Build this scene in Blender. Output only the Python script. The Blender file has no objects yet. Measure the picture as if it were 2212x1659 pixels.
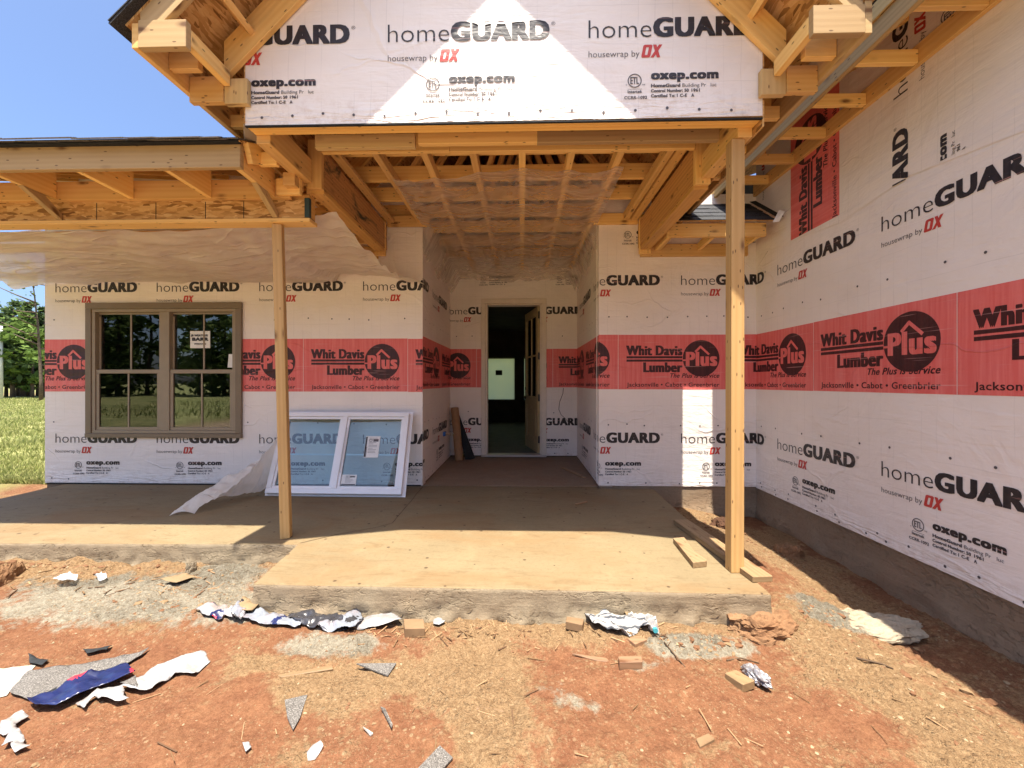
import bpy, bmesh, math, random
import numpy as np
from mathutils import Vector, Matrix, noise as mnoise
random.seed(7)
S = bpy.context.scene
COL = S.collection
R = math.radians

# ---------------------------------------------------------------- camera, sky, sun
CAMZ, FPX, CX, HY, YAW = 1.19, 891.0, 1106.0, 827.0, R(-1.414)
cd = bpy.data.cameras.new('camera')
cam = bpy.data.objects.new('camera', cd)
COL.objects.link(cam)
cam.location = (0, 0, CAMZ)
cam.rotation_euler = (R(90), 0, -YAW)
cd.sensor_width = 36
cd.lens = 36 * FPX / 2212
cd.shift_y = -2.5 / 2212
cd.clip_start = .05
cd.clip_end = 2000
S.camera = cam
SUN_EL = R(73.5)
w = bpy.data.worlds.new('World')
S.world = w
w.use_nodes = True
nt = w.node_tree
sky = nt.nodes.new('ShaderNodeTexSky')
sky.sky_type = 'NISHITA'
sky.sun_disc = False
sky.sun_elevation = SUN_EL
sky.sun_rotation = R(180)
sky.air_density = .8
sky.dust_density = 3.6
sky.ozone_density = 7
nt.links.new(sky.outputs[0], nt.nodes['Background'].inputs[0])
nt.nodes['Background'].inputs[1].default_value = .077
sl = bpy.data.lights.new('sun', 'SUN')
sl.energy = 3.3
sl.angle = R(.53)
sl.color = (1, .92, .79)
so = bpy.data.objects.new('sun', sl)
COL.objects.link(so)
so.rotation_euler = (math.pi / 2 - SUN_EL, 0, 0)
so.location = (0, -5, 20)
S.view_settings.view_transform = 'Standard'
S.view_settings.look = 'None'
S.view_settings.exposure = 2.12
S.view_settings.gamma = 1
S.cycles.max_bounces = 9
S.cycles.diffuse_bounces = 8
S.cycles.transparent_max_bounces = 24
S.cycles.transmission_bounces = 8
S.cycles.caustics_reflective = False
S.cycles.caustics_refractive = False
S.cycles.sample_clamp_indirect = 6

# ---------------------------------------------------------------- measuring helpers
SA, CA = math.sin(YAW), math.cos(YAW)
def ray(px, py):
    k = px - CX
    return Vector((FPX * SA + k * CA, FPX * CA - k * SA, HY - py))
def atY(px, py, Y):
    d = ray(px, py); t = Y / d.y
    return Vector((d.x * t, Y, CAMZ + d.z * t))
def atZ(px, py, z):
    d = ray(px, py); t = (z - CAMZ) / d.z
    return Vector((d.x * t, d.y * t, z))

# ---------------------------------------------------------------- node helpers
def mat(name):
    m = bpy.data.materials.new(name); m.use_nodes = True
    t = m.node_tree
    return m, t, t.nodes['Principled BSDF'], t.nodes['Material Output']
def N(t, kind, **kw):
    n = t.nodes.new('ShaderNode' + kind)
    for k, v in kw.items():
        if k.startswith('i_'):
            n.inputs[k[2:].replace('_', ' ')].default_value = v
        else:
            setattr(n, k, v)
    return n
def L(t, a, b): t.links.new(a, b)
def ramp(t, fac, stops, interp='LINEAR'):
    r = t.nodes.new('ShaderNodeValToRGB'); r.color_ramp.interpolation = interp
    e = r.color_ramp.elements
    while len(e) < len(stops): e.new(.5)
    for x, (p, c) in zip(e, stops):
        x.position = p; x.color = tuple(c) + (1,) if len(c) == 3 else c
    L(t, fac, r.inputs[0]); return r.outputs[0]
def mix(t, fac, a, b, mode='MIX'):
    n = t.nodes.new('ShaderNodeMix'); n.data_type = 'RGBA'; n.blend_type = mode
    for s, v in ((n.inputs[0], fac), (n.inputs[6], a), (n.inputs[7], b)):
        if hasattr(v, 'links'): L(t, v, s)
        elif isinstance(v, (int, float)): s.default_value = v
        else: s.default_value = tuple(v) + (1,)
    return n.outputs[2]
def mth(t, op, a, b=None, c=None):
    n = t.nodes.new('ShaderNodeMath'); n.operation = op
    for s, v in zip(n.inputs, (a, b, c)):
        if v is None: continue
        if hasattr(v, 'links'): L(t, v, s)
        else: s.default_value = v
    return n.outputs[0]
def mapping(t, src, scale=(1, 1, 1), loc=(0, 0, 0), rot=(0, 0, 0)):
    n = t.nodes.new('ShaderNodeMapping')
    n.inputs['Scale'].default_value = scale; n.inputs['Location'].default_value = loc; n.inputs['Rotation'].default_value = rot
    L(t, src, n.inputs[0]); return n.outputs[0]
def noise(t, vec, scale, detail=4, rough=.55, dist=0):
    n = N(t, 'TexNoise'); n.inputs['Scale'].default_value = scale; n.inputs['Detail'].default_value = detail
    n.inputs['Roughness'].default_value = rough; n.inputs['Distortion'].default_value = dist
    L(t, vec, n.inputs['Vector']); return n
def bump(t, h, strength, dist, normal=None):
    b = N(t, 'Bump'); b.inputs['Strength'].default_value = strength; b.inputs['Distance'].default_value = dist
    L(t, h, b.inputs['Height'])
    if normal is not None: L(t, normal, b.inputs['Normal'])
    return b.outputs[0]

# ---------------------------------------------------------------- materials
def wood(name, light, dark, rough=.62, stain=None):
    m, t, p, o = mat(name)
    uv = N(t, 'UVMap').outputs[0]
    info = N(t, 'ObjectInfo').outputs['Random']
    off = N(t, 'CombineXYZ'); L(t, mth(t, 'MULTIPLY', info, 37.0), off.inputs[0]); L(t, mth(t, 'MULTIPLY', info, 91.0), off.inputs[1])
    va = N(t, 'VectorMath', operation='ADD'); L(t, uv, va.inputs[0]); L(t, off.outputs[0], va.inputs[1])
    v = va.outputs[0]
    g = noise(t, mapping(t, v, (1.1, 26, 1)), 1.0, 3, .5, .7).outputs[0]
    rings = N(t, 'TexWave', wave_type='BANDS', bands_direction='Y', wave_profile='SIN')
    rings.inputs['Scale'].default_value = 1.0; rings.inputs['Distortion'].default_value = 5.0
    rings.inputs['Detail'].default_value = 2; rings.inputs['Detail Scale'].default_value = .8
    L(t, mapping(t, v, (.35, 9, 1)), rings.inputs['Vector'])
    fine = noise(t, mapping(t, v, (6, 260, 1)), 1.0, 2, .6).outputs[0]
    gr = mth(t, 'ADD', mth(t, 'MULTIPLY', rings.outputs['Fac'], .35), mth(t, 'MULTIPLY', g, .62))
    c = ramp(t, gr, [(.18, light), (.55, [a * .55 + b * .45 for a, b in zip(light, dark)]), (.9, dark)])
    c = mix(t, mth(t, 'MULTIPLY', fine, .3), c, dark)
    # knots
    vo = N(t, 'TexVoronoi'); vo.inputs['Scale'].default_value = 1.0; vo.inputs['Randomness'].default_value = 1
    L(t, mapping(t, v, (3.2, 8, 1)), vo.inputs['Vector'])
    kn = ramp(t, vo.outputs['Distance'], [(.07, (1, 1, 1)), (.13, (.35, .35, .35)), (.2, (0, 0, 0))])
    c = mix(t, mth(t, 'MULTIPLY', kn, .85), c, (.13, .055, .02))
    vn = N(t, 'TexVoronoi', voronoi_dimensions='2D'); vn.inputs['Scale'].default_value = 1.0; L(t, mapping(t, v, (9, 26, 1)), vn.inputs['Vector'])
    vns = N(t, 'SeparateColor'); L(t, vn.outputs['Color'], vns.inputs[0])
    c = mix(t, mth(t, 'MULTIPLY', mth(t, 'MULTIPLY', mth(t, 'LESS_THAN', vns.outputs[0], .22), ramp(t, vn.outputs['Distance'], [(.07, (1, 1, 1)), (.12, (0, 0, 0))])), .8), c, (.09, .045, .02))
    grime = noise(t, mapping(t, v, (1.3, 6, 1), (7, 3, 0)), 1.0, 5, .65).outputs[0]
    c = mix(t, mth(t, 'MULTIPLY', ramp(t, grime, [(.55, (0, 0, 0)), (.72, (1, 1, 1))]), .3), c, (.28, .17, .09))
    big = noise(t, mapping(t, v, (.6, 2, 1)), 1.0, 2).outputs[0]
    hs = N(t, 'HueSaturation'); L(t, c, hs.inputs['Color'])
    L(t, mth(t, 'ADD', .60, mth(t, 'ADD', mth(t, 'MULTIPLY', info, .42), mth(t, 'MULTIPLY', big, .3))), hs.inputs['Value'])
    L(t, mth(t, 'ADD', .492, mth(t, 'MULTIPLY', info, .012)), hs.inputs['Hue'])
    c = hs.outputs[0]
    if stain:
        sn = noise(t, mapping(t, v, (2.2, 5, 1)), 1.0, 6, .7, .6).outputs[0]
        c = mix(t, ramp(t, sn, [(.52, (0, 0, 0)), (.62, (1, 1, 1))]), c, stain)
    L(t, c, p.inputs['Base Color']); p.inputs['Roughness'].default_value = rough
    p.inputs['Specular IOR Level'].default_value = .3
    L(t, bump(t, mth(t, 'ADD', gr, fine), .25, .0015), p.inputs['Normal'])
    return m
PINE = wood('pine_lumber', (.88, .59, .225), (.76, .45, .135))
PINE_PALE = wood('pale_weathered_pine', (.54, .38, .18), (.44, .295, .13))
PINE_GREEN = wood('treated_lumber', (.66, .47, .20), (.48, .33, .125))
PINE_OLD = wood('weathered_board', (.36, .22, .12), (.19, .11, .055))
PINE_SUN = wood('sunlit_offcut_timber', (.32, .225, .12), (.25, .165, .08))
DUSTY2 = wood('dusty_plank', (.28, .19, .10), (.19, .12, .06))
POST = wood('post_timber', (.62, .405, .165), (.48, .29, .10))
LVL = wood('laminated_beam', (.88, .55, .17), (.74, .41, .105))
PLY_STAIN = wood('stained_plywood', (.58, .32, .12), (.36, .17, .055), stain=(.035, .045, .03))
PLY = wood('plywood', (.68, .38, .13), (.44, .21, .065))

def osb():
    m, t, p, o = mat('strand_board')
    uv = N(t, 'UVMap').outputs[0]
    cs = None
    acc = None
    for i, (a, sc) in enumerate(((.3, (14, 48, 1)), (1.5, (16, 44, 1)), (2.5, (12, 52, 1)))):
        wv = noise(t, mapping(t, uv, (1, 1, 1), (i * 3, 0, 0)), 5, 2).outputs['Color']
        ad = N(t, 'VectorMath', operation='MULTIPLY_ADD'); L(t, wv, ad.inputs[0]); ad.inputs[1].default_value = (.06, .06, 0); L(t, uv, ad.inputs[2])
        vo = N(t, 'TexVoronoi'); vo.inputs['Scale'].default_value = 1
        L(t, mapping(t, ad.outputs[0], sc, (i * 7, i * 3, 0), (0, 0, a)), vo.inputs['Vector'])
        sp = N(t, 'SeparateColor'); L(t, vo.outputs['Color'], sp.inputs[0])
        acc = sp.outputs[0] if acc is None else mix(t, ramp(t, sp.outputs[1], [(.5, (0, 0, 0)), (.52, (1, 1, 1))]), acc, sp.outputs[0])
    c = ramp(t, acc, [(0, (.20, .095, .03)), (.18, (.46, .25, .085)), (.6, (.64, .38, .145)), (1, (.76, .51, .23))])
    fl = noise(t, mapping(t, uv, (40, 40, 1)), 1, 3).outputs[0]
    c = mix(t, mth(t, 'MULTIPLY', fl, .35), c, (.22, .10, .03))
    L(t, c, p.inputs['Base Color']); p.inputs['Roughness'].default_value = .7; p.inputs['Specular IOR Level'].default_value = .25
    L(t, bump(t, acc, .3, .001), p.inputs['Normal'])
    return m
OSB = osb()

def wrap_normal(t, uv):
    """creases, taut folds and a fine woven grid; shared by the film and what is printed on it"""
    a = noise(t, mapping(t, uv, (1.6, 1.6, 1)), 1, 5, .6, .8).outputs[0]
    b = noise(t, mapping(t, uv, (2.5, 14, 1), (0, 0, 0), (0, 0, .25)), 1, 3, .6, .5).outputs[0]
    vo = N(t, 'TexVoronoi', feature='DISTANCE_TO_EDGE'); vo.inputs['Scale'].default_value = 1
    wv = noise(t, uv, 1.5, 3).outputs['Color']
    ad = N(t, 'VectorMath', operation='MULTIPLY_ADD'); L(t, wv, ad.inputs[0]); ad.inputs[1].default_value = (.5, .5, 0); L(t, uv, ad.inputs[2])
    L(t, mapping(t, ad.outputs[0], (.9, 2.2, 1)), vo.inputs['Vector'])
    cr = ramp(t, vo.outputs['Distance'], [(0, (1, 1, 1)), (.02, (0, 0, 0))])
    gate = ramp(t, noise(t, uv, 1.1, 2).outputs[0], [(.5, (0, 0, 0)), (.62, (1, 1, 1))])
    # gathered folds near the lower hem (v is height in metres)
    sep = N(t, 'SeparateXYZ'); L(t, uv, sep.inputs[0])
    hem = ramp(t, sep.outputs[1], [(0, (1, 1, 1)), (.16, (0, 0, 0))])
    fold = noise(t, mapping(t, uv, (5, 32, 1), (0, 0, 0), (0, 0, -.2)), 1, 2, .5, .9).outputs[0]
    h = mth(t, 'ADD', mth(t, 'MULTIPLY', a, 1.0), mth(t, 'MULTIPLY', b, .35))
    h = mth(t, 'ADD', h, mth(t, 'MULTIPLY', mth(t, 'MULTIPLY', cr, gate), .22))
    h = mth(t, 'ADD', h, mth(t, 'MULTIPLY', mth(t, 'MULTIPLY', fold, hem), 1.2))
    n1 = bump(t, h, .8, .026)
    fine = noise(t, uv, 60, 3, .7).outputs[0]
    return bump(t, fine, .25, .0015, n1)
def film(name, base, rough, grid=True, streak=None, spec=.4):
    m, t, p, o = mat(name)
    uv = N(t, 'UVMap').outputs[0]
    c = mix(t, ramp(t, noise(t, uv, 2.2, 4).outputs[0], [(.3, (0, 0, 0)), (.7, (1, 1, 1))]), base, [x * .93 for x in base])
    if grid:
        sep = N(t, 'SeparateXYZ'); L(t, uv, sep.inputs[0])
        wob = mth(t, 'MULTIPLY', noise(t, uv, 3, 2).outputs[0], .03)
        for ax, per in ((0, .1016), (1, .235)):
            f = mth(t, 'FRACT', mth(t, 'DIVIDE', mth(t, 'ADD', sep.outputs[ax], wob), per))
            ln = mth(t, 'LESS_THAN', f, .05 if ax == 0 else .022)
            gt = ramp(t, noise(t, mapping(t, uv, (2.5, 2.5, 1), (ax * 9, 0, 0)), 1, 2).outputs[0], [(.4, (0, 0, 0)), (.65, (1, 1, 1))])
            c = mix(t, mth(t, 'MULTIPLY', mth(t, 'MULTIPLY', ln, gt), .28), c, [x * .62 for x in base])
        th = noise(t, mapping(t, uv, (420, 18, 1)), 1, 2).outputs[0]
        c = mix(t, mth(t, 'MULTIPLY', th, .10), c, [x * .75 for x in base])
        ru = ramp(t, noise(t, mapping(t, uv, (1, 1, 1), (4, 2, 0)), 1.7, 6, .7).outputs[0], [(.55, (0, 0, 0)), (.75, (1, 1, 1))])
        c = mix(t, mth(t, 'MULTIPLY', ru, .12), c, (.52, .36, .24))
        spl = ramp(t, sep.outputs[1], [(0, (1, 1, 1)), (.22, (0, 0, 0))])
        dn = ramp(t, noise(t, uv, 14, 5, .75).outputs[0], [(.48, (0, 0, 0)), (.7, (1, 1, 1))])
        c = mix(t, mth(t, 'MULTIPLY', mth(t, 'MULTIPLY', spl, dn), .45), c, (.42, .24, .12))
    if streak:
        st = noise(t, mapping(t, uv, (34, 1.3, 1)), 1, 4, .65).outputs[0]
        c = mix(t, ramp(t, st, [(.42, (0, 0, 0)), (.68, (1, 1, 1))]), c, streak)
        sc = noise(t, mapping(t, uv, (1.4, 60, 1)), 1, 2, .6).outputs[0]
        c = mix(t, mth(t, 'MULTIPLY', ramp(t, sc, [(.66, (0, 0, 0)), (.7, (1, 1, 1))]), .5), c, (.75, .4, .38))
    L(t, c, p.inputs['Base Color']); p.inputs['Roughness'].default_value = rough; p.inputs['Specular IOR Level'].default_value = spec
    L(t, wrap_normal(t, uv), p.inputs['Normal'])
    return m
WRAP = film('white_house_wrap', (.88, .81, .755), .5)
RED_BAND = film('red_print', (.76, .145, .13), .5, False, (.80, .22, .20))
INK = film('black_ink', (.028, .024, .026), .46, False, (.042, .034, .036))
INK_SMALL = film('grey_ink', (.10, .09, .095), .5, False)
INK_RED = film('red_ink', (.55, .06, .05), .5, False)
INK_MAROON = film('dark_ink_on_red', (.045, .014, .016), .46, False, (.085, .02, .022))

def simple(name, col, rough=.5, spec=.5, metal=0, nscale=0, var=.2, bmp=0):
    m, t, p, o = mat(name)
    p.inputs['Roughness'].default_value = rough; p.inputs['Specular IOR Level'].default_value = spec; p.inputs['Metallic'].default_value = metal
    g = N(t, 'TexCoord').outputs['Object']
    if nscale:
        n = noise(t, g, nscale, 5, .6).outputs[0]
        c = mix(t, ramp(t, n, [(.3, (0, 0, 0)), (.7, (1, 1, 1))]), [x * (1 - var) for x in col], [min(1, x * (1 + var)) for x in col])
        L(t, c, p.inputs['Base Color'])
        if bmp: L(t, bump(t, n, .6, bmp), p.inputs['Normal'])
    else:
        p.inputs['Base Color'].default_value = tuple(col) + (1,)
    return m
TAN_VINYL = simple('tan_vinyl', (.205, .155, .105), .42, .4, 0, 8, .06)
TAN_VINYL_LIGHT = simple('light_tan_vinyl', (.30, .24, .17), .4, .4, 0, 8, .06)
WHITE_VINYL = simple('white_vinyl', (.85, .85, .86), .35, .5, 0, 6, .03)
DOOR_PAINT = simple('door_primer', (.50, .40, .22), .5, .4, 0, 12, .1)
FRAME_PAINT = simple('door_frame_primer', (.74, .66, .56), .5, .4, 0, 10, .06)
BLACK_METAL = simple('black_metal', (.012, .012, .013), .4, .5)
FELT = simple('black_felt', (.018, .02, .022), .8, .3, 0, 40, .4, .002)
PAPER = simple('white_paper', (.78, .77, .74), .6, .3, 0, 20, .05)
PRINT_DARK = simple('dark_label_print', (.05, .05, .05), .6, .3)
CARDBOARD = simple('brown_cardboard', (.34, .20, .105), .75, .25, 0, 14, .15, .001)
CARD_PALE = simple('pale_cardboard', (.21, .145, .08), .75, .25, 0, 9, .15, .001)
BLUE_PLASTIC = simple('blue_plastic', (.02, .13, .42), .35, .5)
WIRE = simple('copper_wire', (.10, .06, .035), .5, .4)
WIRE_YEL = simple('yellow_wire', (.55, .36, .07), .5, .4)
GALV = simple('grey_flashing', (.50, .47, .43), .45, .5, 0, 6, .1)
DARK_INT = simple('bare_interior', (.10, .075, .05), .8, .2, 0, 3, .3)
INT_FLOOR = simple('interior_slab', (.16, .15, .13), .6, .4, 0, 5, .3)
BARK = simple('bark', (.11, .08, .06), .9, .2, 0, 12, .4, .01)
POLE_GREY = simple('grey_pole', (.5, .5, .48), .6, .3, 0, 6, .1)

def concrete(name, a, b, dirt, rough, bscale, bdist, edge=False, da=.75):
    m, t, p, o = mat(name)
    g = N(t, 'TexCoord').outputs['Object']
    c = mix(t, ramp(t, noise(t, g, 1.3, 7, .62, .4).outputs[0], [(.3, (0, 0, 0)), (.7, (1, 1, 1))]), a, b)
    c = mix(t, mth(t, 'MULTIPLY', ramp(t, noise(t, g, 38, 5, .75).outputs[0], [(.51, (0, 0, 0)), (.64, (1, 1, 1))]), .42), c, [x * .55 for x in a])
    c = mix(t, mth(t, 'MULTIPLY', ramp(t, noise(t, mapping(t, g, (.7, 1.6, 1), (3, 1, 0)), 1.2, 6, .65, .8).outputs[0], [(.46, (0, 0, 0)), (.68, (1, 1, 1))]), da), c, dirt)
    sc = noise(t, mapping(t, g, (2, 9, 1), (0, 0, 0), (0, 0, .5)), 1.6, 4, .6, 1.2).outputs[0]
    c = mix(t, mth(t, 'MULTIPLY', ramp(t, sc, [(.62, (0, 0, 0)), (.68, (1, 1, 1)), (.74, (0, 0, 0))]), .35), c, [x * .5 for x in dirt])
    vo = N(t, 'TexVoronoi', voronoi_dimensions='2D'); vo.inputs['Scale'].default_value = 6; L(t, g, vo.inputs['Vector'])
    vs_ = N(t, 'SeparateColor'); L(t, vo.outputs['Color'], vs_.inputs[0])
    c = c if edge else mix(t, mth(t, 'MULTIPLY', mth(t, 'LESS_THAN', vs_.outputs[0], .3), ramp(t, mth(t, 'DIVIDE', vo.outputs['Distance'], mth(t, 'ADD', .5, vs_.outputs[1])), [(.035, (1, 1, 1)), (.07, (0, 0, 0))]), .7), c, (.06, .035, .02))
    if not edge:
        sw = noise(t, mapping(t, g, (1.1, 5, 1), (2, 8, 0), (0, 0, -.9)), 2.2, 5, .7, 1.5).outputs[0]
        c = mix(t, mth(t, 'MULTIPLY', ramp(t, sw, [(.54, (0, 0, 0)), (.64, (1, 1, 1))]), .3), c, [x * .62 for x in dirt])
        pl = noise(t, mapping(t, g, (1, 1, 1), (9, 5, 0)), 3.2, 6, .7).outputs[0]
        c = mix(t, mth(t, 'MULTIPLY', ramp(t, pl, [(.55, (0, 0, 0)), (.7, (1, 1, 1))]), .3), c, [min(1, x * 1.3) for x in a])
    L(t, c, p.inputs['Base Color']); p.inputs['Roughness'].default_value = rough; p.inputs['Specular IOR Level'].default_value = .25
    h = noise(t, g, bscale, 8, .7).outputs[0]
    nn = bump(t, h, .7, bdist)
    if edge:
        sc_ = noise(t, mapping(t, g, (6, 6, 60)), 1, 6, .7, .6).outputs[0]
        nn = bump(t, sc_, .6, .004, nn)
        pit = noise(t, mapping(t, g, (16, 16, 34)), 1, 4, .65, 1.2).outputs[0]
        gate = ramp(t, noise(t, mapping(t, g, (1, 1, 3)), 2.1, 4).outputs[0], [(.46, (0, 0, 0)), (.6, (1, 1, 1))])
        pk = mth(t, 'MULTIPLY', ramp(t, pit, [(.52, (0, 0, 0)), (.64, (1, 1, 1))]), gate)
        nn = bump(t, mth(t, 'SUBTRACT', 1.0, pk), .8, .010, nn)
        sand = mth(t, 'MULTIPLY', ramp(t, sc_, [(.5, (0, 0, 0)), (.75, (1, 1, 1))]), .5)
        L(t, mix(t, sand, c, [x * 1.25 for x in a]), p.inputs['Base Color'])
    L(t, nn, p.inputs['Normal'])
    return m
SLAB_TOP = concrete('porch_concrete', (.218, .168, .094), (.18, .136, .075), (.19, .112, .05), .75, 30, .003)
SLAB_SIDE = concrete('rough_concrete_side', (.265, .215, .145), (.22, .175, .118), (.22, .145, .082), .9, 22, .008, True, .4)
FOUND = concrete('foundation_concrete', (.27, .20, .135), (.24, .175, .115), (.24, .135, .075), .9, 18, .006, True, .4)

def shingle():
    m, t, p, o = mat('asphalt_shingle')
    g = N(t, 'TexCoord').outputs['Object']; info = N(t, 'ObjectInfo').outputs['Random']
    n = noise(t, g, 160, 3, .8).outputs[0]
    c = ramp(t, n, [(.35, (.012, .013, .016)), (.55, (.045, .046, .05)), (.75, (.16, .16, .165))])
    n2 = noise(t, g, 5, 3).outputs[0]
    c = mix(t, mth(t, 'MULTIPLY', n2, .5), c, (.02, .021, .024))
    L(t, c, p.inputs['Base Color']); p.inputs['Roughness'].default_value = .85; p.inputs['Specular IOR Level'].default_value = .3
    L(t, bump(t, n, .7, .002), p.inputs['Normal'])
    return m
SHINGLE = shingle()
def shingle_grey():
    m, t, p, o = mat('grey_shingle_granules')
    g = N(t, 'TexCoord').outputs['Object']
    n = noise(t, g, 190, 3, .8).outputs[0]
    c = ramp(t, n, [(.3, (.03, .028, .026)), (.52, (.12, .11, .10)), (.75, (.36, .34, .31))])
    L(t, c, p.inputs['Base Color']); p.inputs['Roughness'].default_value = .9; p.inputs['Specular IOR Level'].default_value = .25
    L(t, bump(t, n, .8, .002), p.inputs['Normal'])
    return m
SHINGLE_GREY = shingle_grey()

SHINGLE_LIT = simple('sunlit_shingle_edge', (.22, .21, .20), .9, .2, 0, 120, .35, .002)  # lighter grey puts the sunlit look of the eave tabs into their colour
def plastic(name, alpha, tint=(.93, .92, .90), rough=.22, gloss=.5, face=.22, cr_=.28):
    m, t, p, o = mat(name); t.nodes.remove(p)
    tr = N(t, 'BsdfTransparent'); tr.inputs[0].default_value = (1, .985, .96, 1)
    df = N(t, 'BsdfDiffuse'); df.inputs[0].default_value = tint + (1,)
    tl = N(t, 'BsdfTranslucent'); tl.inputs[0].default_value = tint + (1,)
    gl = N(t, 'BsdfGlossy'); gl.inputs['Roughness'].default_value = rough
    g = N(t, 'TexCoord').outputs['Object']
    n = bump(t, noise(t, mapping(t, g, (1.6, 4, 3)), 1.5, 3, .5, .8).outputs[0], .6, .04)
    cre = None
    for rot, scl in ((.75, (.6, 4.6, 1)), (-.6, (.7, 5.5, 1)), (1.45, (.8, 4.2, 1))):
        q = noise(t, mapping(t, g, scl, (rot * 5, 0, 0), (0, 0, rot)), 1, 1, .4, .5).outputs[0]
        q = mth(t, 'POWER', mth(t, 'SUBTRACT', 1.0, mth(t, 'ABSOLUTE', mth(t, 'MULTIPLY_ADD', q, 4.0, -2.0))), 16.0); q.node.use_clamp = True
        gt_ = ramp(t, noise(t, mapping(t, g, (1.3, 1.3, 1), (rot * 9, 0, 0)), 1, 2).outputs[0], [(.42, (0, 0, 0)), (.62, (1, 1, 1))])
        q = mth(t, 'MULTIPLY', q, gt_)
        cre = q if cre is None else mth(t, 'MAXIMUM', cre, q)
    n = bump(t, cre, .6, .02, n)
    for b in (df, tl, gl): L(t, n, b.inputs['Normal'])
    a = N(t, 'MixShader'); a.inputs[0].default_value = .5; L(t, df.outputs[0], a.inputs[1]); L(t, tl.outputs[0], a.inputs[2])
    fr = N(t, 'LayerWeight'); fr.inputs['Blend'].default_value = .35; L(t, n, fr.inputs['Normal'])
    cl = noise(t, mapping(t, g, (2, 4, 2)), 1.3, 5, .65, 1).outputs[0]
    f = mth(t, 'ADD', alpha, mth(t, 'MULTIPLY', mth(t, 'SUBTRACT', cl, .5), .3))
    f = mth(t, 'ADD', f, mth(t, 'MULTIPLY', fr.outputs['Facing'], face))
    f = mth(t, 'ADD', f, mth(t, 'MULTIPLY', cre, cr_))
    f.node.use_clamp = True
    b = N(t, 'MixShader'); L(t, f, b.inputs[0]); L(t, tr.outputs[0], b.inputs[1]); L(t, a.outputs[0], b.inputs[2])
    c = N(t, 'MixShader'); L(t, mth(t, 'MULTIPLY', fr.outputs['Fresnel'], gloss), c.inputs[0]); L(t, b.outputs[0], c.inputs[1]); L(t, gl.outputs[0], c.inputs[2])
    L(t, c.outputs[0], o.inputs[0])
    return m
PLASTIC = plastic('clear_poly_sheet', .30, (.99, .93, .84), .16, .14, .0, .35)
PLASTIC_MILK = plastic('milky_poly_sheet', .82, (.98, .92, .84), .3, .08, .1, .15)

def glass(name, tint, refl):
    m, t, p, o = mat(name); t.nodes.remove(p)
    tr = N(t, 'BsdfTransparent'); tr.inputs[0].default_value = tint + (1,)
    gl = N(t, 'BsdfGlossy'); gl.inputs['Roughness'].default_value = .01
    g = N(t, 'TexCoord').outputs['Object']
    n = bump(t, noise(t, g, 1.6, 1).outputs[0], .12, .01)
    L(t, n, gl.inputs['Normal'])
    fr = N(t, 'Fresnel'); fr.inputs[0].default_value = 1.5
    f = mth(t, 'ADD', refl, fr.outputs[0]); f.node.use_clamp = True
    b = N(t, 'MixShader'); L(t, f, b.inputs[0]); L(t, tr.outputs[0], b.inputs[1]); L(t, gl.outputs[0], b.inputs[2])
    L(t, b.outputs[0], o.inputs[0])
    return m
GLASS = glass('window_glass', (.55, .58, .55), .055)
GLASS_BLUE = glass('coated_glass', (.82, .92, .94), .02)
def frosted():
    m, t, p, o = mat('film_covered_pane'); t.nodes.remove(p)
    tl = N(t, 'BsdfTranslucent')
    g = N(t, 'TexCoord').outputs['Object']
    L(t, mix(t, noise(t, g, 2.5, 3).outputs[0], (.56, .60, .50), (.66, .65, .48)), tl.inputs[0])
    L(t, tl.outputs[0], o.inputs[0])
    return m
FROST = frosted()

def leafmat(name, a, b, trans=.35):
    m, t, p, o = mat(name); t.nodes.remove(p)
    at = N(t, 'Attribute', attribute_name='shade').outputs['Fac']
    c = mix(t, at, a, b)
    df = N(t, 'BsdfDiffuse'); tl = N(t, 'BsdfTranslucent'); L(t, c, df.inputs[0]); L(t, c, tl.inputs[0])
    x = N(t, 'MixShader'); x.inputs[0].default_value = trans; L(t, df.outputs[0], x.inputs[1]); L(t, tl.outputs[0], x.inputs[2])
    L(t, x.outputs[0], o.inputs[0])
    return m
NEEDLE = leafmat('pine_needles', (.04, .07, .03), (.13, .18, .075), .3)
FOREST_LEAF = leafmat('forest_leaves', (.06, .10, .03), (.17, .22, .075), .5)
LEAF = leafmat('broad_leaves', (.07, .12, .03), (.18, .26, .07))
BLADE = leafmat('grass_blades', (.17, .21, .055), (.46, .44, .19))

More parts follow.
